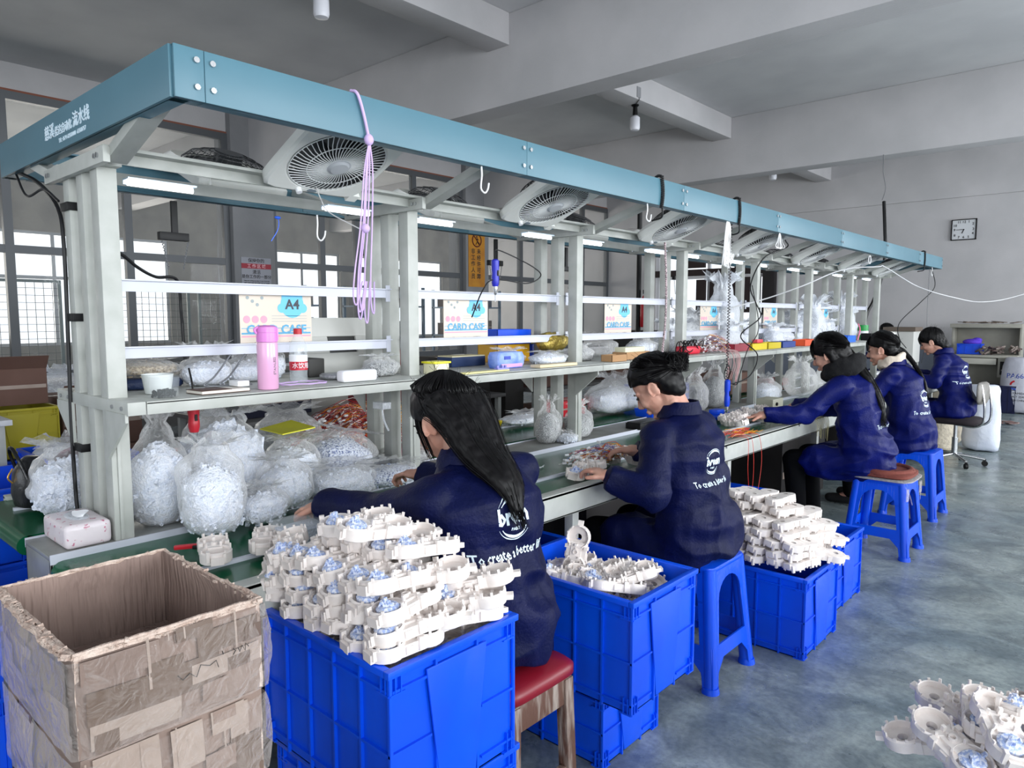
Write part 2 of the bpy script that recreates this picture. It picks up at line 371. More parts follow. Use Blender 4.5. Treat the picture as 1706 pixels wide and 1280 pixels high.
# ------------------------------------------------------------------ conveyor workbench
Y0, Y1 = .56, 8.4
XA, XB = -1.59, -3.08
bench = thing('conveyor_workbench', 'long double-sided conveyor workbench with green belts and grey steel rims', 'workbench', (-2.33, .53, 0))
def bo(b, name, m, **k):
    o = b.obj(name, m, bench, **k); o.location = (2.33, -.53, 0); return o
for s, nm in ((1, 'front'), (-1, 'back')):
    cx = -2.335
    def X(x): return cx + s*(x-cx)
    def bx(b, xa, xb, y0, y1, z0, z1): xa, xb = sorted((X(xa), X(xb))); b.box(xa, xb, y0, y1, z0, z1)
    b = B(); bx(b, -2.17, -1.62, Y0+.03, Y1, .700, .742); b.cyl((X(-2.17), Y0+.03, .712), (X(-1.62), Y0+.03, .712), .03, 16); bo(b, 'belt', BELT, smooth=40)
    b = B(); bx(b, -1.61, -1.588, Y0+.1, Y1, .662, .756); bx(b, -1.635, -1.588, Y0+.1, Y1, .742, .757); bx(b, -1.64, -1.588, Y0+.1, Y1, .662, .672); bo(b, 'apron', GREYP, bevel=.003)
    b = B(); bx(b, -1.815, -1.800, Y0+.08, Y1, .742, .752); bo(b, 'divider_strip', WHITEB)
    b = B(); bx(b, -2.12, -1.66, Y0+.1, Y1, .66, .70); bo(b, 'belt_bed', GREYD)
    for y in (.85, 2.2, 3.56, 4.9, 6.3, 8.2):
        b = B(); bx(b, -1.68, -1.64, y-.02, y+.02, 0, .665); b.box(min(X(-1.69), X(-1.63)), max(X(-1.69), X(-1.63)), y-.03, y+.03, 0, .008); bo(b, 'leg', GREYP, bevel=.003)
    b = B()
    for y in (1.1, 1.9, 2.7, 3.4, 4.4, 5.3): b.cyl((X(-1.588), y, .74), (X(-1.583), y, .74), .006, 8)
    bo(b, 'screw', STEEL, kind='stuff')
b = B().box(-2.40, -2.174, Y0, Y1, .745, .757).box(-2.40, -2.392, Y0, Y1, .64, .745).box(-2.182, -2.174, Y0, Y1, .64, .745).box(-2.40, -2.174, Y0, Y0+.008, .64, .745); bo(b, 'centre_strip', GREYD, bevel=.002)
b = B().box(-2.174, -2.170, Y0, Y1, .735, .762).box(-2.404, -2.40, Y0, Y1, .735, .762); bo(b, 'strip_edge', WHITEB)
for y in (.85, 3.56, 6.3): bo(B().box(-3.0, -1.68, y-.018, y+.018, .12, .16), 'cross_rail', GREYP)

# ------------------------------------------------------------------ overhead frame with shelf, rails and teal fascia
ST = [.757, 1.857, 2.957, 4.057, 5.157, 6.257, 7.357, 8.26]
gan = thing('overhead_frame', 'long grey steel frame with shelf and teal fascia standing on the workbench', 'frame', (-2.33, .757, .757))
def go(b, name, m, **k):
    o = b.obj(name, m, gan, **k); o.location = (2.33, -.757, -.757); return o
for i, y in enumerate(ST):
    for (xa, xb) in ((-2.245, -2.19), (-2.36, -2.31), (-2.475, -2.425)):
        z0 = .757
        b = B().box(xa, xb, y-.026, y+.026, z0, 1.815)
        if xb == -2.19: b.box(xb, xb+.006, y-.012, y-.002, .76, 1.1)
        go(b, 'post', GREYP, bevel=.003)
    go(B().box(-2.58, -2.08, y-.045, y-.027, 1.808, 1.85).box(-2.5, -2.16, y-.027, y+.03, 1.815, 1.835), 'cross_bar', GREYP, bevel=.002)
    b = B()
    for x in (-2.55, -2.53, -2.14, -2.12): b.cyl((x, y-.049, 1.83), (x, y-.045, 1.83), .007, 8)
    go(b, 'bolt', STEEL, kind='stuff')
    for s in (1, -1):
        p = (-2.335+s*.215, y, 1.828); q = (-2.335+s*.68, y, 1.975)
        go(B().bar(p, q, .055, .03), 'strut', GREYP, bevel=.003)
        # triangular shelf bracket
        x0 = -2.335+s*.145; x1 = -2.335+s*.285; b = B(); b.prism([(x0, 1.0), (x0, 1.138), (x1, 1.138), (x1, 1.115)], .008, M(((1,0,0,0),(0,0,1,y-.034),(0,1,0,0),(0,0,0,1))))
        go(b, 'shelf_bracket', GREYP)
for s in (1, -1):
    x = -2.335+s*.17
    go(B().box(min(x, x+s*.045), max(x, x+s*.045), ST[0]-.03, ST[-1]+.05, 1.852, 1.862).box(x-.003+.0225*0, x+.003, ST[0]-.03, ST[-1]+.05, 1.822, 1.862), 'rail', GREYP, bevel=.002)
for i in range(7):
    y0, y1 = ST[i]+.028, ST[i+1]-.028
    for z in (1.478, 1.276): 
        go(B().box(-2.312, -2.304, y0, y1, z, z+.036).box(-2.312, -2.29, y0, y1, z+.032, z+.036).box(-2.306, -2.302, y0, y0+.02, z-.015, z+.05).box(-2.306, -2.302, y1-.02, y1, z-.015, z+.05), 'back_rail', WHITEB)
    ya, yb = (ST[0]-.02 if i == 0 else ST[i]+.0), ST[i+1]-.003
    go(B().box(-2.63, -2.04, ya+.04 if i == 0 else ya, yb, 1.162, 1.170).box(-2.044, -2.04, ya+.04 if i == 0 else ya, yb, 1.134, 1.168).box(-2.63, -2.626, ya+.04 if i == 0 else ya, yb, 1.134, 1.168), 'shelf_panel', GREYP, bevel=.0015)
go(B().box(-2.63, -2.04, ST[0]-.03, ST[0]+.018, 1.134, 1.171), 'shelf_end', GREYP, bevel=.003)
b = B()
for x in (-2.08, -2.15, -2.52, -2.59): b.cyl((x, ST[0]-.034, 1.152), (x, ST[0]-.03, 1.152), .006, 8)
go(b, 'bolt', STEEL, kind='stuff')
# fascia
ZB, ZT = 1.888, 2.002
FY0, FY1 = .716, 8.36
TD = mat('teal_fascia_end_paint', '4f7a8a', .42, c2='4b7585', vs=3)
ys = [FY0, .785, 1.909, 3.014, 4.115, 5.24, 6.35, 7.42, FY1]
for s in (1, -1):
    x = -2.335+(.685 if s > 0 else -.72)
    for i in range(8):
        b = B(); ya, yb = ys[i]+.0006, ys[i+1]-.0006
        b.box(x-.006, x+.006, ya, yb, ZB, ZT); b.box(min(x, x-s*.04), max(x, x-s*.04), ya, yb, ZB, ZB+.006); b.box(min(x, x-s*.04), max(x, x-s*.04), ya, yb, ZT-.006, ZT)
        go(b, 'fascia_panel', TD, bevel=.0015)
        b = B()
        for yy in ((yb-.018,) if i == 0 else (ya+.018, yb-.018) if i < 7 else (ya+.018, yb-.02)):
            for z in (ZB+.03, ZT-.025): b.cyl((x+s*.006, yy, z), (x+s*.011, yy, z), .007, 8)
        go(b, 'bolt', STEEL, kind='stuff')
for y, s in ((FY0, 1), (FY1, -1)):
    go(B().box(-3.049, -1.656, y-.006, y+.006, ZB, ZT).box(-3.049, -1.656, min(y, y+s*.04), max(y, y+s*.04), ZB, ZB+.006).box(-3.049, -1.656, min(y, y+s*.04), max(y, y+s*.04), ZT-.006, ZT), 'end_fascia', TD, bevel=.0015)
for nm, s, x, z, sz in (('慈溪', 0, -2.495, 1.947, .045), ('佳达自动化', 0, -2.371, 1.941, .030), ('流水线', 0, -2.222, 1.946, .045), ('TEL: 0574-63560000  63560757', 1, -2.30, 1.912, .0175)):
    t = text('lettering', nm, sz, PRINT, face_mtx((x, FY0-.0066, z), (0, -1, 0)), gan, bold=.0006 if not s else 0); t.location = (2.33, -.757, -.757)

# lamps under the frame
lamp_src = thing('tube_light', 'short white tube light under the overhead frame', 'light', (-2.25, 0, 1.80), group='tube lights under the overhead frame')
B().box(-.02, .02, -.10, .10, .009, .014).box(-.022, -.018, -.10, .10, -.002, .014).obj('reflector', mat('lamp_reflector', 'd5e6f5', .2, .3), lamp_src)
B().cyl((0, -.095, 0), (0, .095, 0), .008, 10).obj('tube', TUBE, lamp_src, smooth=60)
first = True
for i, y in enumerate(ST):
    for dy in (-.26, .17):
        if i == 0 and dy < 0 or i == 7 and dy > 0: continue
        if first: lamp_src.location = (-2.25, y+dy, 1.79); first = False; lamp_src['label'] = 'tube light beneath the frame at the near end, nearest of the row'; continue
        dup(lamp_src, (-2.25, y+dy, 1.79), label='tube light %s the %s post group under the overhead frame' % ('just before' if dy < 0 else 'just beyond', ('first', 'second', 'third', 'fourth', 'fifth', 'sixth', 'seventh', 'farthest')[i]))

# fans
def fan_parts():
    W_, r0, T = .182, .155, .055; n = 48
    def se(a, w, e=9): c, s_ = cos(a), sin(a); k = (abs(c)**e+abs(s_)**e)**(-1/e); return (w*c*k, w*s_*k)
    loops = []
    for kind, w_, z in (('s', W_-.02, T), ('s', W_, T*.6), ('s', W_, .006), ('s', W_-.008, 0), ('c', r0+.008, 0), ('c', r0, .004), ('c', r0, T*.9)):
        loops.append([(*(se(2*pi*i/n, w_) if kind == 's' else (w_*cos(2*pi*i/n), w_*sin(2*pi*i/n))), z) for i in range(n)])
    h = B()
    iw = B()
    for k in range(len(loops)-1):
        A_, C_ = loops[k], loops[k+1]; (h if k < len(loops)-2 else iw).add(A_+C_, [(i, (i+1) % n, n+(i+1) % n, n+i) for i in range(n)])
    g = B()
    for i in range(54):
        a = 2*pi*i/54; pts = []
        for t in (0, .35, .7, 1): r = .038+(r0-.038)*t; pts.append((r*cos(a+.25*t), r*sin(a+.25*t), -.012+.012*t*t))
        g.tube(pts, .0017, 4, cap=False)
    for r, z in ((.1, -.008), (r0, 0)): g.tube([(r*cos(2*pi*i/40), r*sin(2*pi*i/40), z) for i in range(40)], .0016, 4, closed=True)
    hub = B().lathe([(.001, -.022), (.028, -.02), (.034, -.014), (.042, -.012), (.042, -.004), (.04, 0)], 28)
    bl = B()
    for k in range(5):
        a0 = 2*pi*k/5; vs = []
        for j in range(4):
            r = .03+.115*j/3; wd = .38+.24*j/3
            vs += [(r*cos(a0-wd), r*sin(a0-wd), .016), (r*cos(a0), r*sin(a0), .028), (r*cos(a0+wd), r*sin(a0+wd), .042)]
        bl.add(vs, [(j*3+q, j*3+q+1, j*3+4+q, j*3+3+q) for j in range(3) for q in range(2)])
    bl.cyl((0, 0, .01), (0, 0, .05), .035, 16); bl.cyl((0, 0, .046), (0, 0, .05), .125, 24)  # wide disc added behind the open blades so the gaps read shaded
    bk = B()
    for r, z in ((.16, T), (.13, T+.03), (.10, T+.042), (.07, T+.05)): bk.tube([(r*cos(2*pi*i/32), r*sin(2*pi*i/32), z) for i in range(32)], .002, 4, closed=True)
    for i in range(40):
        a = 2*pi*i/40; bk.tube([(.05*cos(a), .05*sin(a), T+.052), (.13*cos(a), .13*sin(a), T+.031), (.16*cos(a), .16*sin(a), T)], .0014, 3, cap=False)
    bk.cyl((0, 0, T), (0, 0, T+.055), .052, 20)
    kn = B().cyl((.05, -.165, 0), (.05, -.165, -.014), .010, 12)
    lb = B().lathe([(.014, -.001), (.014, .001)], 20, M.Translation((.0, -.166, 0)) @ M.Diagonal((1.3, .55, 1, 1)))
    ar = B().tube([(-.15, -.2, .02), (-.15, -.185, .05), (.12, -.19, .06)], .008, 6)
    ar.box(-.19, -.15, -.195, -.16, .0, .04)
    return [('housing', h, mat('fan_housing', 'f2f3ee', .35), 50), ('grille', g, mat('fan_grille', 'eef0f0', .3), 60), ('hub_cap', hub, mat('fan_hub', 'c9ccd1', .25), 30),
            ('blades_and_shade_disc', bl, mat('fan_blades', '3f4143', .4), 30), ('guard', bk, mat('fan_guard', '26282b', .4), 60), ('inner_wall', iw, mat('fan_inner_shade', '2c2e30', .6), 40), ('knob', kn, WHITEP, 30), ('label_plate', lb, mat('fan_badge', '7d8a94', .3), 0), ('hanger', ar, mat('fan_housing', ''), 40)]  # inner wall of the white housing coloured dark to paint in its shade
FP = [(n_, b.mesh(n_, m, smooth=s_ or None)) for n_, b, m, s_ in fan_parts()]
fsrc = {}
for s in (1, -1):
    for i in range(7):
        y = ST[i]+.60 if i < 6 else ST[i]+.52
        ph = math.atan(.43)
        # local y points to the table middle, local z up through the housing
        rot = (M.Rotation(0 if s > 0 else pi, 4, 'Z') @ M.Rotation(-ph, 4, 'Y') @ M.Rotation(-pi/2, 4, 'Z')).to_euler()
        loc = (-2.335+s*.375, y, 1.884 if s > 0 else 1.925)
        ordn = ('nearest', 'second nearest', 'third', 'fourth', 'fifth', 'sixth', 'farthest')[i]
        lab = ('%s square fan hung in the aisle-side slope of the overhead frame' if s > 0 else '%s square fan hung in the rear slope of the overhead frame') % ordn
        if not fsrc:
            f = thing('box_fan', lab, 'fan', loc, rot=rot, group='square fans in the overhead frame')
            for n_, me in FP: link(n_, me, f)
            fsrc[0] = f
        else: f = dup(fsrc[0], loc, rot, lab)

# printed plastic card cases hung behind the rails
def sheet(loc, lab):
    t = thing('card_case', lab, 'sign', loc, group='card case sleeves hung behind the rails')
    B().box(-.002, 0, -.14, .14, -.105, .105).obj('sleeve', mat('sleeve_cream', 'd6c8b9', .3), t)
    def disc(b, cy, cz, r, x): b.lathe([(r, 0), (r, .0006)], 20, M.Translation((x, cy, cz)) @ M.Rotation(pi/2, 4, 'Y'))
    b = B(); disc(b, .062, .052, .047, .0002); disc(b, .02, .04, .017, .0004); disc(b, .105, .04, .017, .0006); b.box(.0002, .0009, .02, .104, .06, .104)
    b.obj('cloud_badge', mat('sleeve_blue', '62bfe8', .4), t)
    b = B(); b.m = 0
    for k in range(3): disc(b, -.115+.032*k, .0, .013, .0002)
    b.box(.0002, .0008, -.135, .135, -.062, -.057); b.obj('pink_print', mat('sleeve_pink', 'f29ab0', .4), t)
    B().box(.0002, .0008, -.135, .135, -.052, -.046).box(.0002, .0008, -.135, .135, -.032, -.030).obj('blue_stripe', mat('sleeve_stripe', '4a9fc8', .4), t)
    text('lettering', 'A4', .048, mat('ink', '30343c', .5), face_mtx((.0014, .062, .052), (1, 0, 0)), t, ext=.0003, bold=.0014)
    text('lettering', 'CARD CASE', .044, mat('sleeve_stripe', ''), face_mtx((.0014, 0, -.037), (1, 0, 0)), t, ext=.0003, bold=.0012)
    text('lettering', '10               A4              297*210', .013, mat('ink', ''), face_mtx((.001, 0, -.085), (1, 0, 0)), t, ext=.0003)
    b = B()
    for k in range(3): b.box(.0002, .0008, -.02, .12, .012-.01*k, .0135-.01*k)
    for k in range(4): disc(b, -.11+.018*k, .075-.012*(k % 3), .006, .0003)
    b.obj('fine_print', mat('fine_print', '9aa5a8', .5), t)
    return t
src = sheet((-2.335, 1.345, 1.393), 'nearest A4 card case with blue cloud, behind the pink thermos')
for y, l in ((2.29, 'A4 card case second from the near end, left of the blue bin'), (3.53, 'A4 card case third from the near end, above the brown trays'), (4.68, 'A4 card case fourth along the rail, in front of the bright far window'), (5.75, 'A4 card case fifth along the rail, right of the dark cabinet cable'), (7.0, 'farthest A4 card case on the rail, above heaped clear bags')):
    dup(src, (-2.335, y, 1.393), label=l)
# ------------------------------------------------------------------ people
SKINM = [SKIN]
def rot_y(a): return M.Rotation(a, 4, 'Y')
def person(label, J, head_rot, hairstyle, seed, coat_mat, scarf=None, voxel=.0042, logo=True, gloves=None, near=True, coat_hem=.475, thigh_coat=True, bun=None, tail=None, knee=None):
    """J: joints in world metres; the figure faces -X"""
    rr = random.Random(seed); hip, chest, neck, head = (V(J[k]) for k in ('hip', 'chest', 'neck', 'head'))
    root = thing('person', label, 'person', (hip.x, hip.y, 0)); inv = M.Translation((-hip.x, -hip.y, 0))
    H = M.Translation(head) @ M.Rotation(pi, 4, 'Z') @ head_rot.to_4x4()
    Hr = H.to_3x3().to_4x4()
    def hp(x, y, z): return H @ V((x, y, z))
    # --- body: one continuous skin
    b = B(); near_n = 12
    b.ball(hp(-.012, 0, .03), (.093, .074, .086), 20, Hr); b.ball(hp(.032, 0, -.015), (.060, .060, .082), 16, Hr)
    b.ball(hp(.040, 0, -.072), (.040, .040, .032), 12, Hr); b.caps(hp(.082, 0, .012), hp(.102, 0, -.022), .007, .0115, 8)
    b.ball(hp(.096, 0, -.03), (.010, .017, .008), 8, Hr)
    for s in (1, -1):
        b.ball(hp(.060, s*.034, -.028), (.026, .022, .024), 10, Hr); b.ball(hp(.066, s*.03, .020), (.014, .024, .010), 8, Hr)
        b.ball(hp(-.006, s*.078, -.012), (.019, .008, .031), 10, Hr @ M.Rotation(.2, 4, 'Y')); b.ball(hp(-.012, s*.084, -.004), (.016, .006, .022), 8, Hr)
        b.tube([hp(-.004+.017*cos(q)-.006*sin(q), s*(.084+.004*(q < 3)), -.010+.027*sin(q)) for q in [i*.5-1.2 for i in range(10)]], .0042, 6)
        b.caps(hp(-.02, s*.03, -.09), hp(.035, s*.02, -.09), .022, .02, 8)
    b.ball(hp(.088, 0, -.056), (.011, .021, .006), 8, Hr); b.ball(hp(.087, 0, -.066), (.011, .018, .007), 8, Hr); b.ball(hp(.074, 0, -.092), (.018, .018, .014), 8, Hr)
    b.caps(hp(-.028, 0, -.04), neck, .052, .058, 14)
    b.caps(neck, chest, .052, .07, 12); b.caps(chest, hip, .085, .10, 12)
    hands = {}
    for s, sd in ((-1, 'L'), (1, 'R')):
        sh, el, wr, hd = (V(J[k+sd]) for k in ('sh', 'el', 'wr', 'hd'))
        b.caps(chest+V((0, 0, .04)), sh, .05, .045); b.caps(sh, el, .045, .036); b.caps(el, wr, .036, .024)
        d = (hd-wr).normalized(); side = d.cross(V((0, 0, 1))).normalized(); up = side.cross(d)   # palm plane
        curl = J.get('curl'+sd, .5)
        pc = wr + d*.05
        mt = M((d, side, up)).transposed().to_4x4()
        b.caps(wr, wr+d*.03, .024, .026, 10); b.ball(pc, (.045, .036, .016), 12, mt)
        for k, (off, ln) in enumerate(((-.027, .066), (-.009, .076), (.009, .072), (.026, .056))):
            p = pc + side*off + d*.032; dirn = d.copy(); a = 0
            for q in range(3):
                a += curl*(.35 + .35*q); dd = (d*cos(a) - up*sin(a)).normalized(); l = ln*(.44, .32, .24)[q]
                b.caps(p, p+dd*l, .0084-.0007*q, .0078-.0007*q, 8); p = p+dd*l
        th = side * (-s if s > 0 else 1)*-1   # the thumb leaves the side nearer the body's middle
        tdir = (th*.7 + d*.7 - up*.25).normalized(); p = pc - d*.018 + th*.022
        b.caps(p, p+tdir*.034, .0115, .010, 8); p2 = p+tdir*.034; t2 = (tdir + d*.6 - up*.3).normalized(); b.caps(p2, p2+t2*.026, .0095, .008, 8)
        hands[sd] = (wr, d)
        kn = V(J.get('kn'+sd, (hip.x-.40, hip.y+s*.13, .50))); an = V(J.get('an'+sd, (hip.x-.36, hip.y+s*.13, .09)))
        hj = hip + V((-.02, s*.09, -.02)); b.caps(hj, kn, .075, .052); b.caps(kn, an, .05, .036); b.caps(an, an+V((-.12, 0, -.055)), .036, .024, 10)
    me = eval_mesh(b.mesh('body', SKIN), [('REMESH', dict(mode='VOXEL', voxel_size=voxel)), ('SMOOTH', dict(factor=.5, iterations=2)), ('DECIMATE', dict(ratio=.32 if near else .22))], 'body')
    me.transform(inv); me.polygons.foreach_set('use_smooth', [True]*len(me.polygons)); me.materials.clear(); me.materials.append(SKIN); link('body', me, root)
    # --- eyes, brows, mouth
    for s in (1, -1):
        B().ball(hp(.079, s*.03, .006), (.009, .014, .006), 10, Hr).obj('eye', mat('eye_dark', '1a1210', .2), root, smooth=60).location = (-hip.x, -hip.y, 0)
        B().caps(hp(.087, s*.014, .026), hp(.078, s*.046, .027), .0032, .002, 6).obj('eyebrow', HAIR, root, smooth=60).location = (-hip.x, -hip.y, 0)
    e = B().ball(hp(.0905, 0, -.058), (.008, .017, .005), 10, Hr); e.ball(hp(.0895, 0, -.066), (.008, .015, .005), 10, Hr)
    e.obj('lips', mat('lip', 'b5706c', .45), root, smooth=60).location = (-hip.x, -hip.y, 0)
    # --- coat
    c = B(); ax = (chest-hip).normalized()
    hemc = V((hip.x-.02, hip.y, coat_hem))
    rings = [(hemc, (.165, 0, 0), (0, J.get('hem_w', .205), 0)), (hemc+V((.0, 0, .035)), (.17, 0, 0), (0, J.get('hem_w', .205)+.005, 0)), (hip+V((0, 0, .08)), (.155, 0, 0), (0, min(.205, J.get('hem_w', .21)+.01), 0)), (hip.lerp(chest, .45), (.132, 0, 0), (0, min(.182, J.get('hem_w', .2)+.005), 0)),
             (hip.lerp(chest, .8), (.130, 0, .02), (0, .19, 0)), (chest+V((0, 0, .04)), (.124, 0, .03), (0, .195, 0)), (chest.lerp(neck, .6), (.105, 0, .03), (0, .165, 0)), (neck+V((.0, 0, -.02)), (.078, 0, .02), (0, .10, 0)), (neck+V((0, 0, .012)), (.062, 0, .015), (0, .07, 0))]
    c.loft(rings, 26)
    for s, sd in ((-1, 'L'), (1, 'R')):
        sh, el, wr, hd = (V(J[k+sd]) for k in ('sh', 'el', 'wr', 'hd'))
        c.caps(chest.lerp(neck, .4), sh, .085, .064); c.caps(sh, el, .067, .058, 14); c.caps(el, wr-(wr-el).normalized()*.012, .060, .046, 14)
        d = (wr-el).normalized(); c.cyl(wr-d*.05, wr+d*.018, .047, 16, .050)
        if thigh_coat: kn = V(J.get('kn'+sd, (hip.x-.40, hip.y+s*.13, .50))); hj = hip+V((0, s*.09, -.03)); c.caps(hj, hj.lerp(kn, .68), .105, .10)
    vx = .0080 if near else .009
    me = eval_mesh(c.mesh('coat', coat_mat), [('REMESH', dict(mode='VOXEL', voxel_size=vx)), ('SMOOTH', dict(factor=.6, iterations=6))], 'coat')
    off = seed*3.7
    def fold(p, n):
        side = N3(p, 5, off)
        wr_ = abs(N3((p.x*.9+side*.1, p.y*1.1, p.z*2.4+side*.12), 4.2, off)); w2 = abs(N3((p.x*1.6, p.y*2.2+side*.1, p.z*.7), 6.5, off+9))
        amt = .040*(.25-wr_) + .018*(.22-w2) + .004*N3(p, 16, off)
        if p.z < neck.z-.18: return amt
        return amt*.5
    displace(me, fold)
    # collar and placket
    me.transform(inv); me.polygons.foreach_set('use_smooth', [True]*len(me.polygons)); me.materials.clear(); me.materials.append(coat_mat); co = link('coat', me, root)
    cb = B(); cn = 24; ring = []
    for j, (rx, z, o_) in enumerate(((.074, -.012, 0), (.070, .022, .002), (.066, .040, .004), (.072, .042, .004), (.084, .014, 0), (.088, -.006, 0))):
        ring += [neck + V((rx*cos(2*pi*i/cn) + .004, rx*1.05*sin(2*pi*i/cn), z + (.012 if cos(2*pi*i/cn) > 0 else -.012*abs(cos(2*pi*i/cn))))) for i in range(cn)]
    cb.add(ring, [(j*cn+i, j*cn+(i+1) % cn, (j+1)*cn+(i+1) % cn, (j+1)*cn+i) for j in range(5) for i in range(cn)])
    cb.obj('collar', coat_mat, root, smooth=80).location = (-hip.x, -hip.y, 0)
    # seams
    bvh = BVHTree.FromPolygons([v.co + V((hip.x, hip.y, 0)) for v in me.vertices], [tuple(p.vertices) for p in me.polygons])
    def onback(y, z, lift=.0015):
        h = bvh.ray_cast(V((hip.x+1, y, z)), V((-1, 0, 0)))
        return (h[0] + V((lift, 0, 0)), h[1]) if h[0] is not None else (None, None)
    if logo:
        cy, cz = J.get('logo', (chest.y, chest.z)); LS = J.get('logo_scale', 1.)
        def proj_mesh(me2, nm):
            bad = set()
            for v in me2.vertices:
                y, z = v.co.x, v.co.y; h, _ = onback(cy+y*LS, cz+z*LS, .002 + v.co.z*.2)
                v.co = (h if h is not None else V((hip.x, cy+y*LS, cz+z*LS))) - V((hip.x, hip.y, 0))
                if h is None: bad.add(v.index)
            if bad:
                bm = bmesh.new(); bm.from_mesh(me2); bm.verts.ensure_lookup_table(); bmesh.ops.delete(bm, geom=[bm.verts[i] for i in bad], context='VERTS'); bm.to_mesh(me2); bm.free()
            link(nm, me2, root)
        for a0, a1, r0_, r1_ in ((35, 145, .047, .055), (40, 150, .0575, .0605), (215, 325, .047, .055), (210, 320, .0575, .0605)):
            k = 18; vs = []
            for i in range(k+1):
                a = R(a0+(a1-a0)*i/k); tp = min(1, 3*min(i, k-i)/k)
                rm = (r0_+r1_)/2; hw = (r1_-r0_)/2*max(.25, tp); vs += [((rm-hw)*cos(a), (rm-hw)*sin(a), .002), ((rm+hw)*cos(a), (rm+hw)*sin(a), .002)]
            ar = B().add(vs, [(2*i, 2*i+1, 2*i+3, 2*i+2) for i in range(k)]); proj_mesh(ar.mesh('emblem_arc', PRINT), 'emblem_arc')
        for body, sz, dy, bo_, xs in (('brosn', .058, .002, .0025, .82), ('PARTS', .011, -.030, .0004, 1.), ('To create a better life', .036, -.098, .0006, .78)):
            t = text('lettering', body, sz, PRINT, M.Translation((0, dy, 0)), None, bold=bo_, xs=xs, ext=.0003, res=1)
            m2 = t.data; bpy.data.objects.remove(t); bm = bmesh.new(); bm.from_mesh(m2); bmesh.ops.triangulate(bm, faces=bm.faces)
            bmesh.ops.subdivide_edges(bm, edges=[e_ for e_ in bm.edges if e_.calc_length() > .012], cuts=1); bm.to_mesh(m2); bm.free()
            proj_mesh(m2, 'printed_text')
    # --- trousers and shoes
    tr = B()
    for s, sd in ((-1, 'L'), (1, 'R')):
        kn = V(J.get('kn'+sd, (hip.x-.40, hip.y+s*.13, .50))); an = V(J.get('an'+sd, (hip.x-.36, hip.y+s*.13, .09))); hj = hip+V((-.02, s*.09, -.03))
        tr.caps(hj, kn, .092, .07, 14); tr.caps(kn, an+V((0, 0, .02)), .068, .055, 14)
        shs = B().caps(an+V((.03, 0, -.035)), an+V((-.15, 0, -.048)), .042, .036, 12); shl = (shl if s > 0 else []) + [shs]
    for bb, nm, mm, vx in ((tr, 'trousers', DARKC, .014), (shl[0], 'shoe', mat('shoe_black', '101012', .5), .01), (shl[1], 'shoe', mat('shoe_black', '101012', .5), .01)):
        m2 = eval_mesh(bb.mesh(nm, mm), [('REMESH', dict(mode='VOXEL', voxel_size=vx)), ('SMOOTH', dict(factor=.5, iterations=3))], nm); m2.transform(inv)
        for v in m2.vertices: v.co.z = max(v.co.z, .004)
        m2.polygons.foreach_set('use_smooth', [True]*len(m2.polygons)); m2.materials.clear(); m2.materials.append(mm); link(nm, m2, root)
    # --- hair: cap, mass and strands
    tilt = J.get('hair_tilt', .55)
    Cm = H @ M.Translation((-.022, 0, .038)) @ rot_y(-tilt)
    RX, RY, RZ = .106, .092, .100
    low = J.get('hair_low', -.30)     # how far below its centre the cap reaches
    prof = [(1e-3, 1.0)] + [(cos(t), sin(t)) for t in [R(75-(75+70*abs(low)/.6*.6)*i/11) for i in range(12)]]
    cap = B().lathe([(p[0], p[1]) for p in prof], 40, Cm @ M.Diagonal((RX, RY, RZ, 1)))
    hm = B(); hm.v, hm.f, hm.mi = list(cap.v), list(cap.f), list(cap.mi)
    hm.ball(hp(-.052, 0, -.008), (.062, .078, .078), 16, Hr); hm.ball(hp(-.058, 0, -.055), (.04, .058, .04), 12, Hr)
    tailp = [V(p) for p in (tail or [])]; tr_ = J.get('tail_r', lambda t: .035)
    if tailp:
        sp = spline(tailp, 6); n_ = len(sp)
        rg = []
        for i, p in enumerate(sp):
            t = i/(n_-1); w_ = tr_(t); tg = (sp[min(i+1, n_-1)]-sp[max(i-1, 0)]).normalized(); s1 = tg.cross(V((1, 0, 0))); s1 = s1.normalized() if s1.length > .1 else V((0, 1, 0)); s2 = tg.cross(s1).normalized()
            rg.append((p, s1*w_, s2*w_*.55))
        hm.loft(rg, 14)
    if bun: hm.ball(bun, (.042, .040, .036), 14); hm.ball(V(bun)+V((-.01, .02, .015)), (.03, .028, .026), 12); hm.caps(hp(-.07, 0, .06), V(bun), .036, .024)
    if J.get('extra'): 
        for p, q, r1, r2 in J['extra']: hm.caps(hp(*p), hp(*q), r1, r2, 12)
    m2 = eval_mesh(hm.mesh('hair', HAIR), [('REMESH', dict(mode='VOXEL', voxel_size=.005)), ('SMOOTH', dict(factor=.5, iterations=4))], 'hair')
    displace(m2, lambda p, n: .0035*N3((p.x*40, p.y*40, p.z*6), 1, off) + .002*N3(p, 60, off))
    hs = B(); hs.v = [tuple(v.co) for v in m2.vertices]; hs.f = [tuple(p.vertices) for p in m2.polygons]; hs.mi = [0]*len(hs.f)
    ns = 300 if near else 110
    gather = V(bun) if bun else (tailp[0] if tailp else None)
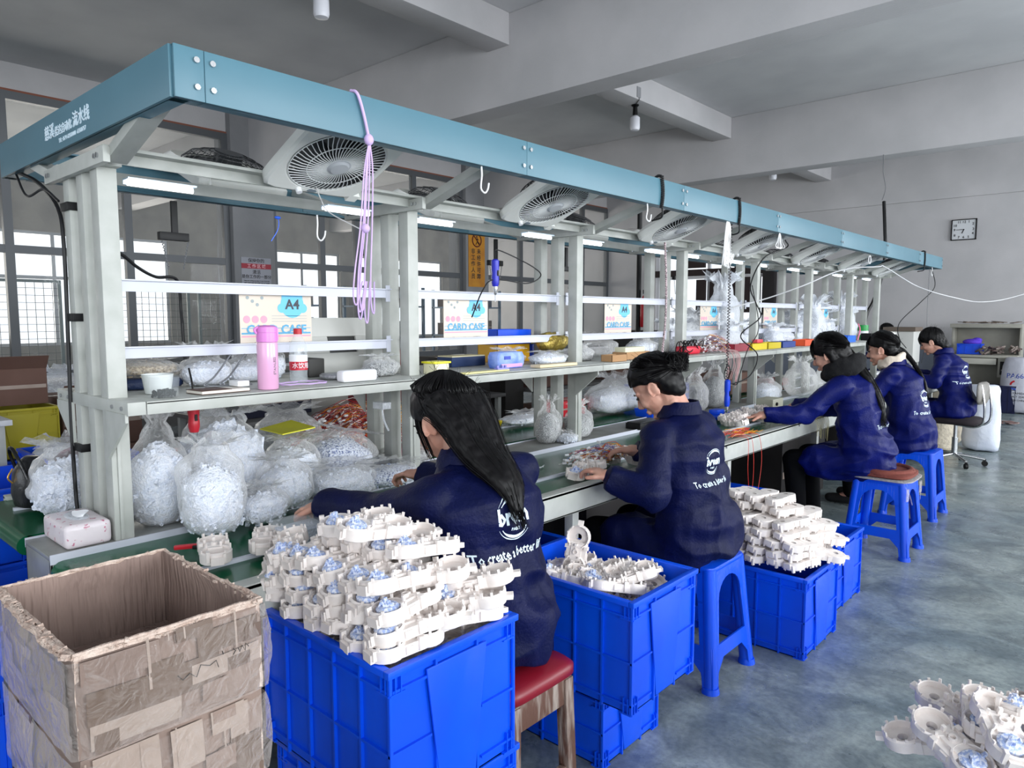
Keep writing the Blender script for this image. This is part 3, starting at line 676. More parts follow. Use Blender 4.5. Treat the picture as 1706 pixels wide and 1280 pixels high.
    for k in range(ns):
        a = rr.uniform(-pi, pi)
        if gather is not None and not J.get('loose'):
            pts = []
            lat0 = R(rr.uniform(-10 if abs(a) > 1 else 25, 60)); g_loc = Cm.inverted() @ gather
            ga = math.atan2(g_loc.y/RY, g_loc.x/RX)
            da = (ga - a + pi) % (2*pi) - pi
            for t in (0, .3, .6, .85):
                la = lat0*(1-t)+R(12)*t; aa = a+da*t*.92
                rf = 1.02+rr.uniform(0, .02); pts.append(Cm @ V((RX*rf*cos(la)*cos(aa), RY*rf*cos(la)*sin(aa), RZ*rf*sin(la))))
        else:
            pts = [Cm @ V((RX*1.03*cos(la)*cos(a), RY*1.03*cos(la)*sin(a), RZ*1.03*sin(la))) for la in (R(80), R(55), R(25), R(0), R(-15))]
        if tailp:
            end = rr.uniform(.75, 1.0); oa = rr.uniform(0, 2*pi); orr = rr.uniform(.5, 1.08)
            for i, (c_, s1, s2) in enumerate(rg[1:int(len(rg)*end)]):
                if i % 3 == 0: pts.append(c_ + (s1*cos(oa)+s2*sin(oa))*orr)
            if J.get('loose'): pts = pts[:3] + pts[5:]
        elif bun:
            for q in range(4): an_ = rr.uniform(0, 6.28)+q; pts.append(V(bun)+V((cos(an_)*.046, sin(an_)*.043, rr.uniform(-.032, .044))))
        if len(pts) > 3: hs.tube(spline(pts, 3), lambda t: .0013*(1-.6*t), 3, cap=False)
    if tailp:   # loose ends
        c_, s1, s2 = rg[-1]; c0 = rg[-3][0]; dn = (c_-c0).normalized()
        for k in range(70 if near else 20):
            oa = rr.uniform(0, 6.28); p0 = rg[-4][0] + (rg[-4][1]*cos(oa)+rg[-4][2]*sin(oa))*rr.uniform(.3, 1); p1 = c_ + (s1*cos(oa)+s2*sin(oa))*rr.uniform(.3, 1.6); e_ = rr.uniform(.01, .05)
            hs.tube(spline([p0, p1, p1+dn*e_+s1*rr.uniform(-.6, .6)], 3), lambda t: .0016*(1-.7*t), 3, cap=False)
    for k in range(26):   # flyaways
        a = rr.uniform(-pi, pi); la = R(rr.uniform(10, 80)); p = Cm @ V((RX*cos(la)*cos(a), RY*cos(la)*sin(a), RZ*sin(la))); n_ = (p - head).normalized()
        q = V((rr.uniform(-1, 1), rr.uniform(-1, 1), rr.uniform(-.3, 1)))*.02; hs.tube([p, p+n_*.012+q*.5, p+n_*.02+q], .0005, 3, cap=False)
    if J.get('fringe'):
        for k in range(60):
            y = rr.uniform(-.062, .062); hs.tube(spline([hp(.045, y*.6, .115), hp(.088-abs(y)*.25, y, .075), hp(.098-abs(y)*.35, y*1.05, .03-rr.uniform(0, .02))], 3), lambda t: .003*(1-.6*t), 4, cap=False)
    if J.get('sidelock'):
        for s in (1, -1):
            for k in range(26):
                y = s*(.071+rr.uniform(0, .008)); x = .028+rr.uniform(-.008, .012); hs.tube(spline([hp(x-.01, y*.85, .06), hp(x+.005, y, .01), hp(x+.012, y*.98, -.05-rr.uniform(0, .05))], 3), lambda t: .0022*(1-.6*t), 4, cap=False)
    hs.obj('hair', HAIR, root, smooth=70).location = (-hip.x, -hip.y, 0)
    if scarf:
        sm, sr = scarf; sb = B()
        for q, (r_, z, rad) in enumerate(((.085, .01, .042), (.088, .05, .038)) if sr else ((.070, .015, .024), (.072, .04, .020))):
            sb.tube([neck+V((-.01+r_*cos(2*pi*i/20), r_*1.1*sin(2*pi*i/20), z+.01*sin(i*1.7+q)-.03*cos(2*pi*i/20)*-1)) for i in range(20)], lambda t: rad, 10, closed=True)
        m3 = eval_mesh(sb.mesh('scarf', sm), [('REMESH', dict(mode='VOXEL', voxel_size=.008)), ('SMOOTH', dict(factor=.5, iterations=3))], 'scarf'); displace(m3, lambda p, n: .006*N3(p, 22, off)); m3.transform(inv)
        m3.polygons.foreach_set('use_smooth', [True]*len(m3.polygons)); m3.materials.clear(); m3.materials.append(sm); link('scarf', m3, root)
    return root

def head_rot(pitch, yaw=0., roll=0.):
    """pitch > 0 looks down, yaw > 0 turns to the person's left"""
    return Euler((roll, pitch, yaw)).to_matrix()
person('seated woman with long loose black hair in navy printed work coat, nearest worker', dict(
    hip=(-1.31, 1.41, .535), hem_w=.158, chest=(-1.335, 1.375, .86), neck=(-1.415, 1.385, 1.0), head=(-1.50, 1.385, 1.105),
    shL=(-1.37, 1.22, .925), elL=(-1.61, 1.215, .845), wrL=(-1.80, 1.185, .845), hdL=(-1.90, 1.165, .82), curlL=1.0,
    shR=(-1.375, 1.565, .94), elR=(-1.60, 1.66, .85), wrR=(-1.82, 1.59, .86), hdR=(-1.93, 1.56, .865), curlR=1.1,
    logo=(1.355, .885), loose=1, tail_r=lambda t: .095*(1-t**1.8)+.016, sidelock=1, hair_low=-.35),
    head_rot(.55, .12), 'long', 1, NAVYD, tail=[(-1.475, 1.385, 1.175), (-1.41, 1.385, 1.11), (-1.335, 1.375, 1.03), (-1.24, 1.365, .965), (-1.19, 1.35, .90)], voxel=.0038)
person('seated woman with hair in a bun, navy printed work coat, on a blue stool', dict(
    hip=(-1.30, 2.56, .53), chest=(-1.345, 2.53, .87), neck=(-1.385, 2.53, 1.02), head=(-1.465, 2.49, 1.125),
    shL=(-1.375, 2.36, .955), elL=(-1.335, 2.26, .745), wrL=(-1.47, 2.20, .80), hdL=(-1.57, 2.20, .825), curlL=.8,
    shR=(-1.38, 2.71, .955), elR=(-1.46, 2.78, .78), wrR=(-1.62, 2.62, .83), hdR=(-1.70, 2.56, .83), curlR=.8,
    logo=(2.50, .855), logo_scale=.82, hair_low=-.22, hair_tilt=.5), head_rot(.74, .28), 'bun', 2, NAVYD, bun=(-1.385, 2.50, 1.222), voxel=.0038)
BLK = mat('black_knit', '0d0d10', .95, bump=.5, bs=200)
person('seated woman with long ponytail and black scarf, navy coat, on the cushioned stool', dict(
    hip=(-1.26, 4.66, .54), chest=(-1.32, 4.62, .90), neck=(-1.39, 4.59, 1.065), head=(-1.475, 4.55, 1.175),
    shL=(-1.36, 4.43, 1.0), elL=(-1.52, 4.30, .83), wrL=(-1.70, 4.17, .82), hdL=(-1.80, 4.13, .80), curlL=.25,
    shR=(-1.36, 4.79, 1.0), elR=(-1.50, 4.86, .82), wrR=(-1.72, 4.72, .82), hdR=(-1.8, 4.66, .80), curlR=.5,
    logo=(4.66, .85), fringe=1, tail_r=lambda t: .058*(1-.62*t), hair_low=-.5, extra=[((-.02, .072, .01), (-.03, .066, -.07), .032, .024), ((-.02, -.072, .01), (-.03, -.066, -.07), .032, .024), ((-.06, 0, 0), (-.07, 0, -.08), .07, .05)]), head_rot(.45, .1), 'tail', 3, NAVY,
    tail=[(-1.40, 4.58, 1.20), (-1.33, 4.60, 1.12), (-1.25, 4.60, 1.02), (-1.185, 4.60, .90), (-1.165, 4.60, .79)], scarf=(BLK, 1), voxel=.0045)
person('seated woman with ponytail and cream collar in navy coat, fourth from the front', dict(
    hip=(-1.25, 5.70, .54), chest=(-1.33, 5.72, .90), neck=(-1.41, 5.74, 1.055), head=(-1.49, 5.74, 1.165),
    shL=(-1.37, 5.54, .99), elL=(-1.52, 5.45, .80), wrL=(-1.66, 5.55, .84), hdL=(-1.74, 5.60, .86), curlL=.9,
    shR=(-1.37, 5.91, .99), elR=(-1.50, 5.98, .80), wrR=(-1.66, 5.86, .84), hdR=(-1.75, 5.82, .86), curlR=.9,
    logo=(5.68, .83), fringe=1, tail_r=lambda t: .036*(1-.6*t), hair_low=-.3), head_rot(.3, .1), 'tail', 4, NAVY,
    tail=[(-1.40, 5.75, 1.17), (-1.335, 5.78, 1.13), (-1.26, 5.76, 1.04), (-1.2, 5.74, .94), (-1.175, 5.72, .84)], scarf=(mat('cream_fleece', 'e8d8c6', .95, bump=.5, bs=120), 0), voxel=.005, near=False)
person('seated woman in navy coat on the grey office chair, farthest worker at the bench', dict(
    hip=(-1.36, 7.85, .55), chest=(-1.42, 7.86, .90), neck=(-1.50, 7.86, 1.06), head=(-1.60, 7.84, 1.165),
    shL=(-1.47, 7.68, .99), elL=(-1.50, 7.60, .80), wrL=(-1.74, 7.62, .84), hdL=(-1.83, 7.62, .84), curlL=.7,
    shR=(-1.47, 8.04, .99), elR=(-1.50, 8.10, .80), wrR=(-1.76, 7.98, .84), hdR=(-1.84, 7.96, .84), curlR=.7,
    logo=(7.80, .89), fringe=1, hair_low=-.5, extra=[((-.06, 0, .02), (-.075, 0, -.08), .07, .05)]), head_rot(.5, .1), 'bob', 5, NAVY, tail=None, voxel=.006, near=False)
person('distant worker with short black hair by the white machine near the far wall', dict(
    hip=(-3.020, 12.3, .54), chest=(-3.060, 12.32, .88), neck=(-3.100, 12.32, 1.05), head=(-3.150, 12.32, 1.17),
    shL=(-3.080, 12.14, .98), elL=(-3.170, 12.1, .78), wrL=(-3.370, 12.15, .8), hdL=(-3.470, 12.15, .8),
    shR=(-3.080, 12.5, .98), elR=(-3.170, 12.5, .78), wrR=(-3.370, 12.45, .8), hdR=(-3.470, 12.45, .8), hair_low=-.3), head_rot(.3, 0), 'short', 6, NAVY, logo=False, voxel=.008, near=False)
# ------------------------------------------------------------------ crates, stools, cartons, heaps
def crate(label, x0, x1, y0, y1, z0, h, nl=5, ns=3, group=None, m=None, cat='crate', panel=True):
    m = m or BLUE; L_, W_ = x1-x0, y1-y0; t = .006
    root = thing('storage_crate', label, cat, (x0, y0, z0), group=group)
    b = B(); d = .008
    b.box(d, L_-d, d, W_-d, 0, .006)
    for q in ((d, d+t, d, W_-d), (L_-d-t, L_-d, d, W_-d), (d+t, L_-d-t, d, d+t), (d+t, L_-d-t, W_-d-t, W_-d)): b.box(*q, 0, h)
    b.obj('shell', m, root, bevel=.0015, seg=1)
    r = B(); e = .006
    for q in ((-e, e+t, -e, W_+e), (L_-e-t, L_+e, -e, W_+e), (e+t, L_-e-t, -e, e+t), (e+t, L_-e-t, W_-e-t, W_+e)): r.box(*q, h-.014, h+.002)
    r.obj('rim', m, root, bevel=.002)
    r = B()
    for zz in (h*.86, h*.46, .03):
        for q in ((.01, L_-.01, .0005, .009), (.01, L_-.01, W_-.009, W_-.0005), (.0005, .009, 0.01, W_-.01), (L_-.009, L_-.0005, 0.01, W_-.01)):
            if panel and q[0] > .1 and zz < h*.86: r.box(q[0], q[1], 0, W_*.3, zz-.003, zz+.003); r.box(q[0], q[1], W_*.7, W_, zz-.003, zz+.003)
            else: r.box(*q, zz-.003, zz+.003)
    for k in range(nl+1):
        x = .004 + (L_-.008)*k/nl
        for yy in ((0, .009), (W_-.009, W_)): r.box(x-.003, x+.003, *yy, 0, h-.01)
    for k in range(ns+1):
        y = .004 + (W_-.008)*k/ns
        for xx in ((0, .009), (L_-.009, L_)): r.box(*xx, y-.003, y+.003, 0, h-.01)
    for (xx, yy) in ((0, 0), (L_-.045, 0), (0, W_-.045), (L_-.045, W_-.045)):   # corner blocks
        for zz in (h-.055, .0):
            r.box(xx+.002, xx+.043, yy-.0015 if yy == 0 else yy+.036, yy+.007 if yy == 0 else yy+.0465, zz+.0, zz+.004); r.box(xx-.0015 if xx == 0 else xx+.036, xx+.007 if xx == 0 else xx+.0465, yy+.003, yy+.042, zz, zz+.004)
            for q in (.015, .03): r.box(xx+q, xx+q+.003, yy-.001 if yy == 0 else yy+.036, yy+.009 if yy == 0 else yy+.046, zz, zz+.05); r.box(xx-.001 if xx == 0 else xx+.036, xx+.009 if xx == 0 else xx+.046, yy+q, yy+q+.003, zz, zz+.05)
    r.obj('rib', m, root, kind='stuff')
    if panel:
        p = B()
        for xs in (L_-.004, -.004):
            p.add([(xs, W_*.26, h-.03), (xs, W_*.74, h-.03), (xs, W_*.64, .012), (xs, W_*.36, .012), (xs+.006, W_*.26, h-.03), (xs+.006, W_*.74, h-.03), (xs+.006, W_*.64, .012), (xs+.006, W_*.36, .012)], [(3,2,1,0),(4,5,6,7),(0,1,5,4),(1,2,6,5),(2,3,7,6),(3,0,4,7)])
        for q in (0, 8):
            e_ = B().add(p.v[q:q+8], p.f[:6]); e_.obj('end_panel', m, root, bevel=.003)
    return root
crate('blue crate under the tallest heap, nearest the camera beside the big carton', -1.615, -1.112, .865, 1.25, .342, .34)
crate('blue crate serving as the base below the nearest heaped crate', -1.60, -1.125, .885, 1.27, 0, .338)
crate('blue crate half full of cream housings between the two nearest stools', -1.575, -1.055, 1.69, 2.065, .25, .34, nl=5)
crate('low blue crate standing on the floor under the half full crate', -1.56, -1.19, 1.745, 2.08, 0, .246, nl=3, ns=3)
crate('blue crate on the floor under the heap behind the tall blue stool', -1.50, -.985, 2.88, 3.28, 0, .34, nl=5)
crate('empty blue crate beyond the second heap, beside the cushioned stool', -1.56, -1.045, 3.44, 3.84, 0, .335, nl=4)
crate('lower blue crate at the left edge beside the big carton', -2.9, -2.24, .02, .46, 0, .385)
crate('upper shallow blue crate at the left edge beside the big carton', -2.86, -2.22, .04, .45, .388, .20, nl=4)
crate('blue crate holding loose housings at the lower right corner', -.27, .25, 1.60, 1.97, 0, .29)
crate('blue crate under the bench behind the half full crate', -2.15, -1.65, 1.75, 2.15, 0, .55, nl=4)
crate('blue crate under the bench by the knees of the scarf wearer', -2.2, -1.7, 3.9, 4.3, 0, .34, nl=4)

# cream moulded housings
def housing_mesh():
    b = B(); n = 20; r = .040
    for cy in (-.050, .050):
        mt = M.Translation((0, cy, 0))
        b.lathe([(.010, .002), (r-.002, .002), (r, .004), (r+.001, .030), (r-.003, .034), (r-.005, .032), (r-.006, .018), (.011, .018), (.010, .004)], n, mt, cap=False)
        for k in (range(10) if cy > 0 else (0, 3, 5, 8)):
            a = 2*pi*k/10+.3; x, y = (r-.002)*cos(a), cy+(r-.002)*sin(a)
            hh = .0385 if k % 3 else .043; mt2 = M.Translation((x, y, 0)) @ M.Rotation(a, 4, 'Z'); b.box(-.002, .002, -.003, .003, .03, hh, mt2)
    b.box(-.034, .034, -.034, .034, .003, .028); b.box(-.018, .018, -.028, .028, .026, .033); b.lathe([(.009, .033), (.009, .041), (.006, .041), (.006, .034)], 10)
    for sx in (1, -1):
        b.box(sx*.03-.008, sx*.03+.008, -.022, -.004, .008, .024); b.box(sx*.033-.006, sx*.033+.006, .010, .022, .006, .036)
        b.box(sx*.034-.005, sx*.034+.005, -.062, -.05, .008, .028)
    b.box(-.016, .016, -.096, -.084, .004, .024); b.box(-.009, .009, .084, .106, .008, .02); b.box(-.026, -.018, -.09, -.078, .012, .04); b.box(.014, .021, -.092, -.08, .01, .032)
    b.box(-.004, .004, .02, .028, .03, .047); b.box(.012, .018, -.02, -.014, .03, .045)
    return b.mesh('plastic_housing', CREAM, smooth=35)
def coil_mesh():
    b = B(); rr = random.Random(5)
    b.lathe([(.006, .018), (.024, .018), (.026, .030), (.020, .036), (.008, .036), (.006, .030)], 14, M.Translation((0, -.050, 0)))
    for k in range(9):
        a = rr.uniform(0, 6.28); q = rr.uniform(.004, .022); mt = M.Translation((q*cos(a), -.050+q*sin(a), .034)) @ M.Rotation(rr.uniform(0, 3), 4, 'Z') @ M.Rotation(rr.uniform(-.6, .6), 4, 'X'); b.box(-.004, .004, -.0025, .0025, 0, rr.uniform(.008, .018), mt)
    return b.mesh('coil', COIL, smooth=30)
HM, CM = housing_mesh(), coil_mesh(); hsrc = None
def housing(loc, rot, lab, group, coil=True):
    o = link('plastic_housing', HM, None, loc, rot); tag(o, lab, 'plastic part', group)
    if coil: link('coil', CM, o)
    return o
def jit(a): return rnd.uniform(-a, a)
# tallest heap: layers of housings with their ends towards the near side
lab1, g1 = 'cream plastic housing with pale blue coil in the tall heap on the nearest crate', 'housings in the tallest heap'
zl = .687
ORD = ('first', 'second', 'third', 'fourth', 'fifth', 'sixth', 'seventh')
def heap_label(kind, L_, i, j, nx, ny, heap, ref):
    return 'cream housing %s from the left, %s row, %s layer up, %s heap' % (ORD[i], ('near', 'far')[j] if ny == 2 else 'single', ORD[L_], heap)
for k in range(10): housing((-1.54+.085*(k % 5), .975+.19*(k//5), .625), (jit(.1), jit(.1), jit(.1)), 'cream housing buried inside the nearest blue crate under the tall heap', g1, coil=False)
for L_ in range(5):
    nx = (6, 6, 6, 5, 4)[L_]; ny = 2 if L_ < 4 else 1
    for j in range(ny):
        for i in range(nx):
            if j == 1 and L_ >= 2 and i >= 5-L_: continue
            x = -1.37 + (i-(nx-1)/2)*.082 + jit(.006) + (.0, .01, -.012, .0, .012)[L_]; y = (.955 if ny == 2 else 1.04) + j*.185 + jit(.008) + L_*.006
            housing((x, y, zl + L_*.0395 + jit(.003) - .006*j), (jit(.16)+.02, jit(.2), jit(.24) - .12), heap_label('', L_, i, j, nx, ny, 'tallest', ''), g1, coil=(j == 0))
lab1 = 'cream housing lying crosswise on the flank of the tallest heap'
for (x, y, z, rx, ry, rz_) in ((-1.15, 1.13, .735, .1, .1, -.9), (-1.16, 1.17, .765, .2, 0, -.9), (-1.60, 1.0, .76, 0, -.1, .5), (-1.20, 1.06, .80, .1, .15, -.6), (-1.42, 1.02, .885, .1, .1, -.6), (-1.33, 1.0, .892, -.1, .15, -.2), (-1.62, .95, .80, .1, -.2, .8), (-1.645, .93, .735, .15, -.1, .9), (-1.17, 1.02, .72, .1, .1, -1.0), (-1.25, 1.2, .73, .1, .1, -.6)):
    housing((x, y, z), (rx, ry, rz_), lab1, g1)
# half-full crate
lab2, g2 = 'cream plastic housing lying loose in the half full blue crate', 'housings in the half full crate'
for k in range(34):
    x = rnd.uniform(-1.48, -1.175); y = rnd.uniform(1.785, 1.97); z = .455 + (k % 4)*.026 + .045*(y-1.75)/.2*0
    if k % 4 == 3 and x < -1.3: z -= .02
    housing((x, y, z+.02), (jit(.35), jit(.35)+(3.14 if k % 5 == 0 else 0), rnd.uniform(-1.3, -.5)), lab2, g2, coil=k % 3 == 0)
tag(housing((-1.43, 1.93, .60), (1.35, .1, .4), '', None, False), 'cream housing standing upright on its end in the half full crate', 'plastic part', g2)
# crate behind the tall stool: bottoms upwards, leaning rows
lab3, g3 = 'cream plastic housing turned bottom up in the heap behind the tall stool', 'housings in the second heap'
for L_ in range(7):
    nx = (6, 6, 6, 5, 5, 4, 3)[L_]; ny = 2 if L_ < 5 else 1
    for j in range(ny):
        for i in range(nx):
            x = -1.245 + (i-(nx-1)/2)*.080 + jit(.008) - L_*.004; y = (2.975 if ny == 2 else 3.06) + j*.19 + jit(.01) + L_*.006
            housing((x, y, .350 + L_*.0375 + jit(.003)+.045), (jit(.1) + .04, pi + jit(.16), jit(.16) - .25), heap_label('', L_, i, j, nx, ny, 'upturned second', ''), g3, coil=False)
lab3 = 'cream housing lying crosswise on the right flank of the upturned heap'
for (x, y, z, rz_) in ((-1.0, 3.12, .40, -1.0), (-1.02, 3.2, .45, -.8), (-1.05, 3.02, .44, -.9), (-1.1, 3.1, .52, -.7), (-1.06, 3.22, .50, -.6)):
    housing((x, y, z), (.1, pi+.15, rz_), lab3, g3, False)
# corner heap
lab4, g4 = 'cream plastic housing in the heap at the lower right corner', 'housings in the corner heap'
for k in range(44):
    L_ = k // 11; x = rnd.uniform(-.33+.05*L_, .14-.04*L_); y = rnd.uniform(1.68+.02*L_, 1.98-.02*L_)
    housing((x, y, .325 + L_*.047 + jit(.006)), (jit(.35), jit(.35), rnd.uniform(-3, 3)), lab4, g4, coil=k % 2 == 0)
for (x, y, z, rx, rz_) in ((-.29, 1.86, .48, .15, 1.2), (-.23, 1.80, .52, .1, .2), (-.16, 1.84, .54, -.2, -.2), (-.08, 1.88, .54, .2, .9), (-.32, 1.76, .44, -.2, 1.8), (-.19, 1.72, .54, .3, .5), (-.27, 1.70, .48, .3, 1.0)):
    housing((x, y, z), (rx, jit(.2), rz_), lab4, g4, True)

# ---- stools
def stool(label, cx, cy, rz=0., h=.465, wt=.145, wb=.185):
    root = thing('plastic_stool', label, 'stool', (cx, cy, 0), rz)
    B().prism([((wt-.03)*sx+.03*cos(a)*1, (wt-.03)*sy+.03*sin(a)) for (sx, sy, a0) in ((1, 1, 0), (-1, 1, 90), (-1, -1, 180), (1, -1, 270)) for a in [R(a0+15*k) for k in range(7)]], h, None, h-.02).obj('seat', BLUE, root, bevel=.006)
    def w_at(z): return wb + (wt-wb)*z/h
    for k in range(4):
        rm = M.Rotation(k*pi/2, 4, 'Z'); b = B()
        def sp(u, z, d=0): w_ = w_at(z); return rm @ V((w_-.004-d, u*w_, z))
        def quad(u0, z0, u1, z1, u2, z2, u3, z3):
            o = [sp(u, z) for u, z in ((u0, z0), (u1, z1), (u2, z2), (u3, z3))] + [sp(u, z, .008) for u, z in ((u0, z0), (u1, z1), (u2, z2), (u3, z3))]
            b.add(o, [(0,1,2,3),(7,6,5,4),(0,4,5,1),(1,5,6,2),(2,6,7,3),(3,7,4,0)])
        # arch band
        n = 10
        for i in range(n):
            a0, a1 = pi*i/n, pi*(i+1)/n; zc = h-.13
            u0, z0, u1, z1 = .60*cos(a0), zc+.075*sin(a0), .60*cos(a1), zc+.075*sin(a1)
            quad(u0, z0, u0 if 0 < i else .92, h-.01, u1 if i < n-1 else -.92, h-.01, u1, z1)
        for s in (1, -1):
            quad(s*.60, h-.13, s*.92, h-.13, s*.92, .17, s*.66, .17)
            quad(s*.92, h-.01, s*.60, h-.12, s*.60, h-.135, s*.92, h-.135)
            quad(s*.66, .17, s*.95, .17, s*.97, 0, s*.74, 0)
        quad(-.70, .115, .70, .115, .68, .17, -.68, .17)
        for s in (1, -1): quad(s*.70, .115, s*.45, .115, s*.70, .07, s*.71, .06)
        b.obj('side_frame', BLUE, root, bevel=.0025, seg=1)
        c = B(); pts = [rm @ V((w_at(z)-.026, w_at(z)-.026, z)) for z in (0.0, .06, .2, .35, h-.012)]
        c.tube(pts, .027, 14); c.cyl(rm @ V((w_at(0)-.026, w_at(0)-.026, 0)), rm @ V((w_at(0)-.026, w_at(0)-.026, .022)), .034, 14, .030)
        c.obj('leg', BLUE, root, smooth=40)
    return root
stool('tall blue plastic stool under the woman with the bun', -1.315, 2.56)
stool('blue plastic stool with tape and a brown cushion, third worker seat', -1.155, 4.66, h=.445)
stool('glossy blue plastic stool of the fourth worker', -1.22, 5.68)
cu = thing('seat_cushion', 'brown padded cushion with grey underside on the taped blue stool', 'cushion', (-1.15, 4.66, .446))
def pad(w_, d_, h_, m, name, z=0, ox=0, oy=0, par=None, s=3.):
    b = B(); n = 28; rg = []
    for z_, k in ((0, .9), (h_*.25, 1), (h_*.7, 1), (h_*.95, .9), (h_, .5)):
        rg.append([( (w_*k)*(abs(cos(2*pi*i/n))**(2/s))*(1 if cos(2*pi*i/n) > 0 else -1)+ox, (d_*k)*(abs(sin(2*pi*i/n))**(2/s))*(1 if sin(2*pi*i/n) > 0 else -1)+oy, z_+z) for i in range(n)])
    vs = sum(rg, []); b.add(vs, [(j*n+i, j*n+(i+1) % n, (j+1)*n+(i+1) % n, (j+1)*n+i) for j in range(4) for i in range(n)] + [tuple(range(n-1, -1, -1)), tuple(range(4*n, 5*n))])
    return b.obj(name, m, par, smooth=60)
pad(.17, .175, .016, mat('grey_check_cloth', 'a9a6a6', .9, c2='8e8b90', vs=60, bump=.4, bs=120), 'underside', par=cu, s=5)
CUSH = mat('brown_cushion_cloth', '7a3d33', .85, bump=.3, bs=90)
pad(.155, .165, .035, CUSH, 'top_pad', z=.014, par=cu, s=4)
b = B(); b.tube([(.13*cos(a), .15*sin(a), .042) for a in [2*pi*i/20 for i in range(21)]], .022, 8); b.obj('edge_roll', CUSH, cu, smooth=80)
b = B()
for s in (1, -1): b.tube([(.14, s*.15, -.02), (.16, s*.13, -.07), (.165, s*.09, -.13)], .003, 5); b.box(.15, .156, s*.15-.02, s*.15+.02, -.1, -.03)
b.obj('tape_strip', WRAP, cu)
# wooden stool with a red pad
ws = thing('wooden_stool', 'worn wooden stool with dark red padded seat under the nearest worker', 'stool', (-1.295, 1.412, 0))
WR = mat('dark_red_vinyl', '7c0f22', .4)
for sx in (1, -1):
    for sy in (1, -1):
        B().bar((sx*.135, sy*.125, 0), (sx*.125, sy*.11, .40), .036).obj('leg', WOOD, ws, bevel=.003)
for (p, q) in (((.127, -.12, .365), (.127, .12, .365)), ((-.127, -.12, .365), (-.127, .12, .365)), ((-.127, -.112, .365), (.127, -.112, .365)), ((-.127, .112, .365), (.127, .112, .365))): B().bar(p, q, .022, .075).obj('apron', WOOD, ws, bevel=.003)
for (p, q) in (((.132, -.12, .13), (.132, .12, .13)), ((-.132, -.12, .13), (-.132, .12, .13)), ((-.13, -.118, .17), (.13, -.118, .17))): B().bar(p, q, .02, .03).obj('stretcher', WOOD, ws, bevel=.002)
pad(.155, .145, .052, WR, 'seat_pad', z=.402, par=ws, s=7)

# ---- office chair of the farthest worker
oc = thing('office_chair', 'grey cantilever back office chair with chrome five star base and castors', 'chair', (-1.36, 7.86, 0), R(-5))
CH = STEEL; SEATM = mat('dark_seat_cloth', '241c22', .9); BKM = mat('grey_vinyl_worn', '8f8c88', .6, c2='79756f', vs=12)
pad(.21, .21, .06, SEATM, 'seat', z=.40, par=oc, s=4)
B().cyl((0, 0, .12), (0, 0, .40), .017, 12).cyl((0, 0, .09), (0, 0, .26), .026, 14).obj('column', CH, oc, smooth=40)
for k in range(5):
    a = 2*pi*k/5+.35; p = V((.25*cos(a), .25*sin(a), .065)); B().tube([(0, 0, .10), (.12*cos(a), .12*sin(a), .085), p], .014, 8).obj('base_arm', CH, oc, smooth=50)
    B().cyl(p+V((-.012*sin(a), .012*cos(a), -.038)), p+V((.012*sin(a), -.012*cos(a), -.038)), .026, 14).cyl(p-V((0, 0, .01)), p, .012, 8).obj('castor', BLACKP, oc, smooth=40)
for s in (1, -1): B().tube(spline([(.02, s*.09, .395), (.17, s*.10, .385), (.245, s*.11, .43), (.255, s*.115, .55), (.235, s*.115, .70), (.215, s*.11, .78)], 5), .011, 8).obj('back_frame', CH, oc, smooth=60)
b = B(); b.loft([((.205, 0, .60), (.022, 0, 0), (0, .13, 0)), ((.21, 0, .64), (.03, 0, 0), (0, .19, 0)), ((.212, 0, .72), (.032, 0, 0), (0, .20, 0)), ((.205, 0, .78), (.028, 0, 0), (0, .17, 0)), ((.20, 0, .80), (.012, 0, 0), (0, .12, 0))], 22)
b.obj('backrest', BKM, oc, smooth=60)

